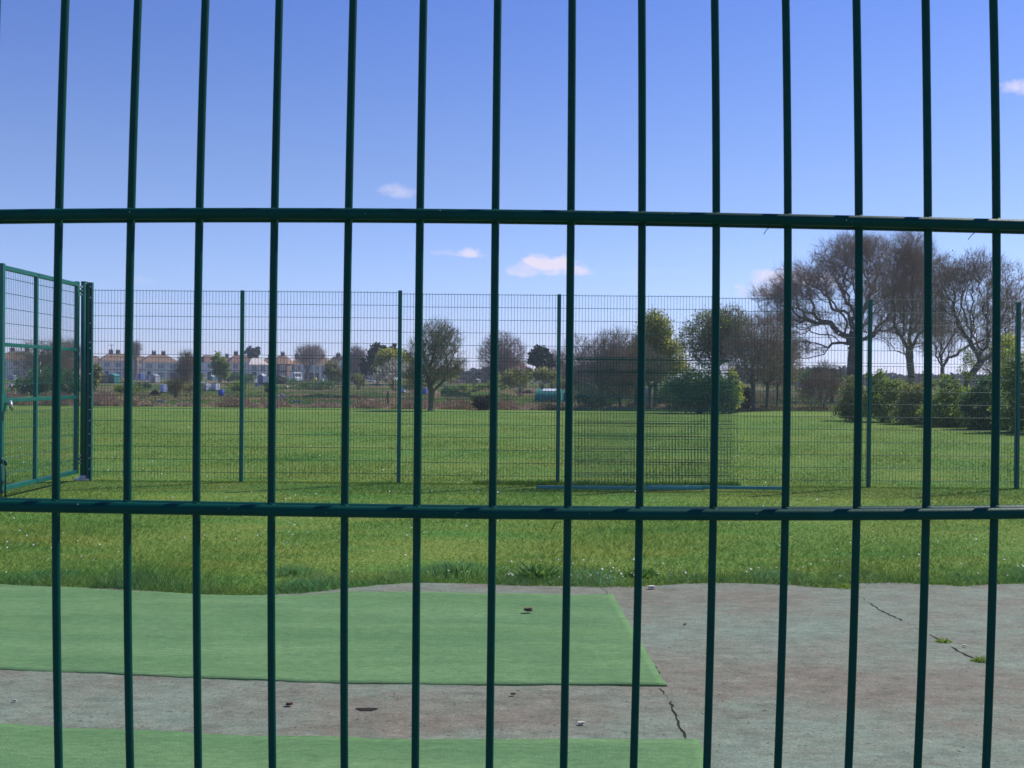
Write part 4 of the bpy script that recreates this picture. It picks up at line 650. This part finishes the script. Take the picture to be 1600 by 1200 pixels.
# ------------------------------------------------------------------ houses
def house(px, D, wpx, eave_y, ridge_y, rot, wall, roof, label, depth=8.0, chim=(.2, .8), nw=3, gable=False, x_as='centre'):
    c = P(px, 600, D); tz = TZ(D); w = wpx*sc(D); kk = 1/(abs(math.cos(rot))+abs(math.sin(rot))*depth/w) if w > 6 else 1; w *= kk; ze = P(px, eave_y, D).z-tz; zr = P(px, ridge_y, D).z-tz; o = empty('house', (c.x, D, tz), rot); tag(o, label, 'house')
    mw = mat('wall_%02x%02x%02x' % tuple(int(v*255) for v in wall), wall, tuple(v*.85 for v in wall), .5, .9); mr = mat('roof_%02x%02x%02x' % tuple(int(v*255) for v in roof), roof, tuple(v*.75 for v in roof), .8, .9)
    b = MB(); b.box((0, 0, ze/2), (w, depth, ze))
    if gable: b.prism([(-w/2, -depth/2, ze), (w/2, -depth/2, ze), (0, -depth/2, zr-.15)], (0, depth, 0))
    b.build('wall', mw, o)
    e = .35; b = MB(); X = w/2+e; Y = depth/2+e; hip = min(X*.55, Y)
    if gable:
        for s in (-1, 1): b.prism([(0, -Y, zr), (s*X, -Y, ze-.2), (s*X, -Y, ze-.05), (0, -Y, zr+.2)], (0, 2*Y, 0))
    else:
        v = [(-X, -Y, ze), (X, -Y, ze), (X, Y, ze), (-X, Y, ze), (-X+hip, 0, zr), (X-hip, 0, zr)]
        for f in ((0, 1, 5, 4), (1, 2, 5), (2, 3, 4, 5), (3, 0, 4), (3, 2, 1, 0)): b.poly([v[i] for i in f])
    rf = b.build('roof', mr, o)
    for t in chim:
        x = (-w/2+w*t)*(.6 if not gable else .3); b = MB(); b.box((x, .3 if not gable else 0, zr+.15), (1.0, .7, 1.3)); b.box((x, .3 if not gable else 0, zr+.83), (1.15, .85, .12)); [b.tube([(x+dx, .3 if not gable else 0, zr+.85), (x+dx, .3 if not gable else 0, zr+1.2)], .13, 6) for dx in (-.25, .25)]; b.build('chimney', mat('dark_chimney_brick', (.09, .06, .05)), rf)
    mg = mat('window_glass', (.20, .22, .25), None, 3, .15, spec=.6); mf = mat('white_window_frame', (.75, .75, .73), None, 3, .5); hs = ze/2
    for fl in range(2):
        for k in range(nw):
            x = -w/2+w*(k+.5)/nw; z = hs*fl+hs*.55; ww = min(1.7, w/nw*.5)
            if fl == 0 and k == 0 and nw > 1:
                MB().box((x, -depth/2-.03, 1.05), (.95, .08, 2.1)).build('door', mat('door_dark', (.06, .07, .1)), o); continue
            f = MB(); yy = -depth/2-.04
            f.box((x, yy, z+.62), (ww+.16, .1, .09)); f.box((x, yy, z-.62), (ww+.16, .12, .09)); [f.box((x+s*(ww/2+.04), yy, z), (.09, .1, 1.15)) for s in (-1, 1)]; f.box((x, yy, z), (.07, .08, 1.15)); fo = f.build('window', mf, o)
            MB().box((x, yy+.015, z), (ww, .03, 1.14)).build('pane', mg, fo)
    for s in (1, -1):                                     # side windows
        f = MB(); f.box((s*(w/2+.03), 0, hs*1.55), (.08, 1.2, 1.2)); fo = f.build('window', mf, o); MB().box((s*(w/2+.075), 0, hs*1.55), (.02, 1.0, 1.0)).build('pane', mg, fo)
    return o
CRM = (.70, .60, .52); CRM2 = (.76, .70, .62); WHT = (.78, .77, .74); BRN = (.17, .11, .085); ROOF = (.215, .135, .082); ROOF2 = (.24, .145, .085); RED = (.19, .105, .07)
for a in ((30, 265, 66, 562, 549, .3, CRM, ROOF, 'cream house seen through the gate beside the near gate stile'), (104, 262, 34, 565, 552, .1, (.34, .24, .17), ROOF, 'sandy brown house with white windows seen through the gate by its hinge side', 8, (.3,), 2), (181, 268, 62, 564, 552.5, .5, CRM, ROOF, 'cream hipped-roof house with a dark side wall, nearest right of the gate post', 9, (.25, .6), 3),
          (247, 268, 66, 566.5, 554.5, .5, CRM2, ROOF, 'cream hipped-roof house, second to the right of the gate post', 9, (.3, .75), 3), (325, 250, 24, 566, 555, .6, WHT, RED, 'bright white rendered house with red roof', 8, (), 2, False), (376, 265, 54, 567, 555, .45, CRM, RED, 'cream house with red-brown roof just behind the second fence post', 9, (.2,), 3),
          (400, 240, 26, 570, 559, .4, CRM2, (.62, .56, .50), 'house with a pale almost white roof in front of the twin conifer', 8, (), 2), (441, 262, 26, 569, 556, 0, BRN, ROOF2, 'brown brick house end left of the terrace', 9, (.5,), 2), (472, 268, 42, 570, 559, .2, WHT, ROOF2, 'left white-walled terraced house with orange-brown roof', 8, (.1, .55), 4), (504, 270, 26, 570, 559.5, .2, WHT, ROOF2, 'narrow right-hand white-walled terraced house', 8, (.5,), 3),
          (529, 255, 26, 569, 558, .5, CRM2, ROOF, 'small cream house with steep gable right of the terrace', 8, (.4,), 2, True), (140, 300, 50, 566, 556, .3, CRM, ROOF, 'distant cream house showing right behind the gate post', 8, (.5,), 3), (215, 305, 44, 566, 556.5, .3, CRM, ROOF2, 'distant cream house filling the gap between the two hipped houses', 8, (.5,), 3), (296, 300, 46, 567, 557, .3, CRM2, ROOF, 'distant cream house behind the thin bare tree', 8, (.3,), 3),
          (350, 305, 40, 568, 558, .2, CRM, ROOF2, 'distant house behind the pointed green tree', 8, (.7,), 3), (423, 300, 34, 569.5, 559.5, .1, CRM, ROOF, 'distant cream house left of the brown brick house end', 8, (.4,), 3), (548, 300, 30, 570, 560.5, .3, CRM, ROOF, 'distant cream house behind the purplish tree', 8, (.4,), 2), (68, 300, 40, 565, 554, .2, CRM, ROOF, 'distant cream house seen through the gate between the nearer two', 8, (.4,), 3),
          (797, 175, 36, 575, 561, .2, (.36, .15, .08), (.16, .08, .06), 'orange-red brick house behind the large bare tree', 9, (.3,), 2)): house(*a)
b = MB(); c = P(174, 553, 262); o = empty('roof_aerial', (c.x, 262, c.z-1)); b.tube([(0, 0, 0), (0, 0, 3.6)], .06, 5); b.tube([(-.9, 0, 3.3), (.9, 0, 3.3)], .04, 4); [b.tube([(t, -.5, 3.3), (t, .5, 3.3)], .03, 4) for t in (-.7, -.35, 0, .35, .7)]; b.build('antenna', mat('dark_aerial', (.03, .03, .03)), o); tag(o, 'thin television aerial on the roof of the first cream house', 'aerial')
# ------------------------------------------------------------------ allotment things
def cm(c): return mat('paint_%02x%02x%02x' % tuple(int(v*255) for v in c), c, tuple(v*.8 for v in c), 2.5, .6)
def shed(px, base, w, h, c, label, roof=None, rz=-.45, dp=None, cat='shed', name='shed', pitched=True, door=True):
    p = GT(px, base); D = p.y; W_ = w*sc(D); H = h*sc(D); dp = dp or W_*.8; k = 1/(abs(math.cos(rz))+abs(math.sin(rz))*dp/W_); W_ *= k; dp *= k; o = empty(name, p, rz); tag(o, label, cat); e = H*(.78 if pitched else .95)
    b = MB(); b.box((0, 0, e/2), (W_, dp, e))
    if pitched: b.prism([(-W_/2, -dp/2, e), (W_/2, -dp/2, e), (0, -dp/2, H*.97)], (0, dp, 0))
    b.build('wall', cm(c), o); b = MB(); t = H*.03; X = W_/2*1.08; Y = dp/2*1.06
    if pitched:
        for s in (-1, 1): b.prism([(0, -Y, H*.98), (s*X, -Y, e-.02), (s*X, -Y, e+t), (0, -Y, H+t)], (0, 2*Y, 0))
    else: b.box((0, 0, e+t), (X*2, Y*2, t*2), ry=.03)
    b.build('roof', cm(roof or tuple(v*.6 for v in c)), o)
    if door: MB().box((W_*.12, -dp/2-.02, e*.42), (W_*.34, .04, e*.8)).build('door', cm(tuple(v*.65 for v in c)), o)
    return o
def tank(px, base, w, h, c, label, rz=-.5, cat='water tank', cage=True):
    p = GT(px, base); D = p.y; W_ = w*sc(D)*.75; H = h*sc(D); o = empty('water_tank', p, rz); tag(o, label, cat); MB().box((0, 0, H*.52), (W_, W_, H*.84)).build('vessel', cm(c), o, bevel=W_*.06); b = MB(); b.box((0, 0, H*.05), (W_*1.04, W_*1.04, H*.08)); b.build('pallet', cm((.1, .08, .06)), o)
    b = MB(); r = W_*.015; X = W_*.52
    if cage:
        for t in (-1, -.5, 0, .5, 1):
            for s in (-1, 1): b.tube([(X*t, X*s, H*.08), (X*t, X*s, H*.95)], r, 4); b.tube([(X*s, X*t, H*.08), (X*s, X*t, H*.95)], r, 4)
        b.build('cage', cm((.45, .47, .5)), o)
    MB().tube([(0, 0, H*.94), (0, 0, H)], W_*.16, 10).build('lid', cm((.05, .05, .06)), o); return o
def barrel(px, base, w, h, c, label, cat='barrel'):
    p = GT(px, base); D = p.y; r = w*sc(D)/2; H = h*sc(D); o = empty('barrel', p); tag(o, label, cat); MB().tube([(0, 0, 0), (0, 0, H*.05), (0, 0, H*.3), (0, 0, H*.33), (0, 0, H*.36), (0, 0, H*.64), (0, 0, H*.67), (0, 0, H*.7), (0, 0, H*.95), (0, 0, H)], [r*.9, r*.97, r, r*1.06, r, r, r*1.06, r, r*.97, r*.9], 14).build('drum', cm(c), o); MB().tube([(0, 0, H), (0, 0, H*1.03)], r*.8, 12).build('lid', cm(tuple(v*.6 for v in c)), o); return o
def heap(px, base, w, h, c, label, cat='heap', name='heap', seed=1, n=60, el=1.0):
    p = GT(px, base); D = p.y; W_ = w*sc(D); H = h*sc(D); g = random.Random(seed); b = MB()
    for k in range(n):
        t = g.uniform(-1, 1); z = H*(1-t*t)*g.uniform(0, .85); s = min(W_, H*3)*g.uniform(.06, .18); b.box((W_/2*t, g.uniform(-.4, .4)*W_*.35, z+s*.2), (s*g.uniform(.6, 1.6)*el, s, s*g.uniform(.3, .8)), g.uniform(0, 3), g.uniform(-.5, .5), g.uniform(-.5, .5))
    o = b.build(name, cm(c)); o.location = p; tag(o, label, cat); return o
def tunnel(px, base, w, h, c, label, top=None, rz=-.2, cat='tunnel', name='tarpaulin_tunnel'):
    p = GT(px, base); D = p.y; W_ = w*sc(D); H = h*sc(D); o = empty(name, p, rz); tag(o, label, cat); dp = 2.4; n = 14; b = MB(); pr = [(0, dp/2*math.cos(math.pi*i/n), H*math.sin(math.pi*i/n)**.7) for i in range(n+1)]
    b.prism([(-W_/2, y, z) for _, y, z in pr], (W_, 0, 0)); b.build('cover', cm(c), o); b = MB()
    for t in np.linspace(-.5, .5, 6): b.tube([(W_*t, y*1.02, z*1.02) for _, y, z in pr], .02, 5)
    b.build('hoops', cm(tuple(v*1.15 for v in c)), o)
    if top: b = MB(); b.prism([(-W_*.25, y*1.03, z*1.03) for _, y, z in pr[4:11]], (W_*.5, 0, 0)); b.build('sheet', cm(top), o)
    return o
TEAL = (.02, .20, .17); BLU = (.10, .14, .42); LBL = (.38, .44, .62); DRK = (.03, .032, .03); GRY = (.36, .38, .42)
shed(178, 599, 17, 15, TEAL, 'teal green shed by the first cream house', (.05, .26, .24)); shed(160, 599, 15, 15, DRK, 'black shed touching the left side of the teal shed')
barrel(192, 598, 5, 7, (.65, .45, .15), 'orange-yellow drum right of the teal shed'); shed(220, 590.8, 10, 10, BLU, 'blue hut in front of the second hipped house', LBL, pitched=False); shed(233, 590.8, 10, 7, (.20, .24, .42), 'low slate-blue hut right of the blue hut', pitched=False)
shed(242, 598, 14, 13, GRY, 'light grey shed left of the dark tree stump heap', (.3, .32, .36)); tank(256, 614, 11, 14, (.50, .54, .85), 'pale blue cube water tank beside the dark heap'); heap(242, 618, 15, 9, (.035, .028, .025), 'dark soil heap left of the pale blue tank', n=120)
o = shed(215, 594.8, 58, 2.2, (.55, .46, .33), 'long low pale timber edging behind the plots, left part', rz=0, dp=.3, cat='edging', name='timber_edging', pitched=False, door=False); heap(205, 631, 40, 3, (.34, .16, .07), 'orange-brown brick rubble at the field edge', n=140, name='rubble')
tank(18, 606, 9, 8, (.62, .6, .72), 'white tank seen through the gate, left of the pair', cage=False); tank(38, 605, 9, 8, (.60, .6, .78), 'white tank seen through the gate, right of the pair', cage=False); barrel(53, 602, 4, 5, LBL, 'pale blue barrel seen through the gate'); shed(20, 594, 12, 8, (.35, .4, .5), 'small grey-blue hut seen through the gate', rz=-.2)
tank(322, 611, 13, 12, (.50, .53, .68), 'greyish white cube tank left of the bright white tank'); tank(337, 611, 12, 13, (.68, .7, .78), 'bright white cube tank behind the royal blue barrel'); barrel(346, 618, 9, 9, (.06, .10, .48), 'royal blue barrel at the front of the plots')
tunnel(312, 606, 20, 9, (.30, .38, .36), 'grey-green cloche tunnel by the white tanks'); heap(252, 629, 14, 5, (.30, .3, .32), 'grey stones below the pale blue tank', seed=4)
shed(361, 591.5, 11, 8, (.10, .11, .2), 'dark blue hut left of the second fence post', rz=-.3); shed(363, 588.8, 8, 5, WHT, 'sloping white cold frame by the dark blue hut', rz=-.6, pitched=False, cat='cold frame', name='cold_frame', door=False)
shed(387, 597, 12, 13, (.10, .13, .35), 'dark blue shed just right of the second fence post'); shed(397, 597, 9, 10, (.6, .6, .58), 'leaning white board structure between dark blue and lilac sheds', rz=-.7, pitched=False, name='lean_to', cat='lean-to'); shed(410, 601.5, 14, 17, (.22, .22, .42), 'tall lilac-blue shed with a white end', (.5, .5, .55)); shed(417, 602, 5, 15, WHT, 'narrow white box standing in for the sunlit end of the lilac shed', rz=.1, pitched=False, door=False, name='lit_shed_end', cat='lit_shed_end')  # narrow white box paints in the sunny end of the lilac shed
shed(439, 600, 15, 13, (.03, .025, .03), 'near-black shed in front of the brown house', (.25, .2, .19), rz=-.15); heap(454, 606, 13, 4, (.66, .5, .42), 'pinkish boards stacked flat right of the black shed', n=14, el=3, cat='boards', name='board_pile'); heap(440, 623, 14, 10, (.6, .55, .58), 'pile of white and lilac sacks', n=40, name='sack_pile', cat='sacks')
# white van
def van(px, base, w, c, label, rz, h=None):
    p = GT(px, base); D = p.y; L = w*sc(D)*1.05; H = (h or w*.55)*sc(D); o = empty('parked_van', p, rz); tag(o, label, 'van'); W2 = H*.85
    pr = [(-L/2, 0, H*.14), (L/2, 0, H*.14), (L/2, 0, H*.45), (L*.42, 0, H*.55), (L*.28, 0, H*.92), (L*.24, 0, H), (-L*.48, 0, H), (-L/2, 0, H*.9)]
    MB().prism([(x, -W2/2, z) for x, _, z in pr], (0, W2, 0)).build('body', cm(c), o, bevel=H*.03); b = MB(); b.box((L*.18, -W2/2-.01, H*.72), (L*.2, .02, H*.28)); b.build('side_window', cm((.03, .04, .06)), o)
    b = MB(); b.box((L*.36, 0, H*.74), (.03, W2*.85, H*.38), ry=-.36); b.build('windscreen', cm((.03, .04, .06)), o)
    for x in (-.3, .3):
        for s in (-1, 1):
            wl = MB().tube([(L*x, s*W2*.5, H*.16), (L*x, s*W2*.42, H*.16)], H*.16, 14).build('wheel', cm((.015, .015, .015)), o); MB().tube([(L*x, s*W2*.505, H*.16), (L*x, s*W2*.49, H*.16)], H*.09, 10).build('rim', cm((.4, .4, .42)), wl)
    return o
van(463, 597, 14, (.75, .76, .8), 'white van parked left of the dark green container', -.8, 15); shed(483, 594, 13, 14, (.012, .07, .05), 'dark green container beside the white van', rz=-.1, pitched=False, cat='container', name='container'); shed(489, 594, 4.5, 14, (.20, .24, .08), 'narrow olive board beside the green container', rz=.1, pitched=False, door=False, cat='board', name='upright_board')
barrel(492, 586.5, 6, 6, (.72, .55, .03), 'bright yellow drum right of the green container'); van(502, 589, 8, (.62, .66, .74), 'small silver van behind the olive bush', -.5); van(526, 595, 9, (.65, .68, .82), 'pale van right of the olive bush', .3, 6)
p = G(533, 625); o = MB().box((0, 0, .12), (3.2, .25, .1), rz=.25, ry=-.09).box((-.3, .3, .05), (2.6, .2, .08), rz=.2).build('timber_plank', cm((.50, .25, .13))); o.location = p; tag(o, 'orange-brown timber planks sloping at the field edge', 'planks')
heap(515, 634, 66, 4, (.36, .33, .31), 'pale stony rubble along the field edge below the planks', n=260, name='rubble', el=1.2); heap(463, 629, 18, 4, (.16, .24, .32), 'blue-grey tarpaulin scraps left of the planks', name='tarpaulin', cat='tarpaulin'); heap(570, 596.5, 34, 4, (.55, .52, .5), 'pale stacked sheets below the purplish tree', n=70, el=2, name='board_pile', cat='boards'); shed(604, 596, 8, 6, (.38, .2, .07), 'ochre hut under the white blossom', pitched=False); shed(590, 602, 22, 2.2, (.14, .18, .26), 'low blue-grey cold frame below the blossom tree', rz=0, dp=2, pitched=False, door=False, cat='cold frame', name='cold_frame')
tank(630, 614, 9, 12, (.44, .50, .68), 'pale blue bin right of the third fence post', cage=False, cat='bin'); tank(664, 616, 9, 10, (.10, .13, .42), 'blue bin left of the lone tree trunk', cage=False, cat='bin')
o = shed(714, 599, 26, 5.5, (.52, .12, .13), 'long low red-sided hut right of the lone tree', (.55, .5, .5), rz=0, dp=3, pitched=False, door=False, cat='hut', name='long_hut'); shed(722, 593, 13, 7, (.10, .16, .50), 'blue hut with a white end behind the red-sided hut', WHT, rz=0, dp=3, pitched=False, cat='hut', name='hut')
heap(700, 621.5, 56, 1.6, (.50, .33, .22), 'sandy edging strip behind the bramble, right of the lone tree', n=220, name='edging_strip', cat='edging'); heap(775, 624, 60, 1.6, (.5, .42, .28), 'straw-coloured strip behind the dark bramble heap', n=220, name='straw_strip', cat='straw'); heap(824, 615, 14, 7, (.12, .10, .08), 'dark heap of timber left of the green tunnel', name='timber_heap'); barrel(813, 613, 6, 7, (.2, .22, .26), 'grey barrel left of the timber heap'); heap(835, 596, 12, 4, (.78, .78, .8), 'white sheeting below the dark pine', name='white_sheeting', cat='sheeting', n=30); shed(856, 596, 16, 11, (.03, .022, .018), 'near-black shed under the dark pine', rz=.1, pitched=False)
tunnel(860, 628, 40, 20, (.02, .20, .16), 'green tarpaulin tunnel with a white sheet on top', (.66, .7, .76)); shed(884, 628, 16, 14, (.05, .10, .30), 'dark blue tarpaulin-covered box between tunnel and barrel', rz=-.1, pitched=False, door=False, cat='box', name='covered_box'); barrel(906, 629, 11, 21, (.13, .26, .62), 'tall bright blue barrel right of the green tunnel')
heap(822, 640, 8, 6, (.6, .56, .54), 'small white sack at the field edge', name='sack', cat='sack', n=12)
for (px, base, h, lab) in ((925, 642, 14, 'dark timber stake right of the blue barrel'), (606, 634, 22, 'thin dark stake beside the third fence post'), (1512, 668, 36, 'pale concrete post standing in the hedge under the forked tree')):
    p = G(px, base); D = p.y; H = h*sc(D); w_ = .05 if h < 30 else .12; b = MB(); b.box((0, 0, H/2), (w_*1.6, w_*1.6, H), taper=.85); b.box((0, 0, H+.015), (w_*1.2, w_*1.2, .03)); o = b.build('stake', cm((.04, .035, .03) if h < 30 else (.34, .3, .24))); o.location = p; tag(o, lab, 'stake')
shed(1005, 632, 25, 24, (.40, .42, .48), 'grey-white hut with a blue roof behind the thin trunks', (.10, .22, .42), rz=-.1, pitched=False)
van(985, 604, 14, (.14, .2, .5), 'blue van glimpsed between the thin trunks', .2); van(955, 600, 16, (.7, .72, .78), 'white van glimpsed between the bare trees', .2); van(1258, 607, 24, (.32, .40, .56), 'blue-grey van parked beyond the trees left of the oak trunk', .1, 11); van(1290, 604, 18, (.25, .32, .5), 'dark blue van parked behind the many-stemmed shrub', -.2, 8)

# more plot clutter
tank(150, 600, 6, 6, (.62, .66, .74), 'small white cube tank just right of the gate post bolts', cage=False); barrel(228, 600, 4, 5, (.5, .52, .58), 'pale grey drum between the blue huts and the light grey shed'); shed(276, 594, 12, 8, (.30, .34, .40), 'small grey shed behind the scrubby tree', (.45, .47, .5)); shed(296, 596, 10, 9, (.42, .42, .46), 'pale grey shed left of the fourth near wire gap', (.6, .6, .62)); barrel(286, 603, 4, 5, (.55, .12, .14), 'small red drum below the small grey shed')
tank(300, 604, 8, 7, (.60, .63, .72), 'off-white cube tank by the low olive hedge', cage=False); shed(331, 594, 9, 8, (.07, .20, .24), 'small teal hut right of the white gable house', (.45, .6, .6)); shed(345, 596, 8, 7, (.35, .33, .36), 'grey-brown hut below the green pointed tree'); heap(356, 606, 10, 4, (.62, .6, .56), 'white frames lying left of the second fence post', n=24, name='frame_pile', cat='frames'); shed(376, 603, 9, 5, (.62, .64, .66), 'low white cold frame at the foot of the dark blue shed', rz=0, pitched=False, door=False, cat='cold frame', name='cold_frame')
barrel(401, 604, 4, 5, (.10, .14, .42), 'small blue drum in front of the lilac shed'); tank(450, 597, 7, 8, (.34, .42, .40), 'grey-green tank left of the white van', cage=False); heap(475, 604, 16, 3, (.18, .12, .08), 'dark compost heap below the white van', n=60, name='compost_heap'); barrel(512, 597, 4, 5, (.62, .64, .7), 'white drum at the foot of the olive bush'); shed(545, 594, 10, 7, (.38, .40, .38), 'grey shed at the right edge of the olive bush', (.5, .5, .5))
shed(556, 599, 14, 3, (.50, .53, .52), 'long white cold frame under the purplish tree', rz=0, dp=2, pitched=False, door=False, cat='cold frame', name='cold_frame'); heap(640, 603, 22, 4, (.42, .36, .30), 'brown brushwood heap behind the blue bins', n=80, name='brushwood', cat='brushwood'); shed(745, 600, 12, 8, (.20, .17, .13), 'brown hut right of the blue hut with white end', (.34, .33, .3)); tank(790, 604, 8, 7, (.50, .52, .52), 'pale grey tank below the scrubby olive bush', cage=False); heap(805, 598, 14, 3, (.68, .66, .62), 'white fleece spread left of the dark pine', n=30, name='fleece', cat='fleece')
# ------------------------------------------------------------------ the light haze of the day
HM = bpy.data.materials.new('thin_haze'); HM.use_nodes = True; t_ = HM.node_tree; t_.nodes.remove(t_.nodes['Principled BSDF']); pv = t_.nodes.new('ShaderNodeVolumePrincipled')
pv.inputs['Color'].default_value = (.86, .88, 1, 1); pv.inputs['Density'].default_value = .0006; pv.inputs['Anisotropy'].default_value = .2; t_.links.new(pv.outputs[0], t_.nodes['Material Output'].inputs['Volume'])
hz = MB().box((0, 235, 12), (560, 500, 26)).build('haze', HM); tag(hz, 'thin pale haze over the field and allotments', 'haze', kind='stuff')
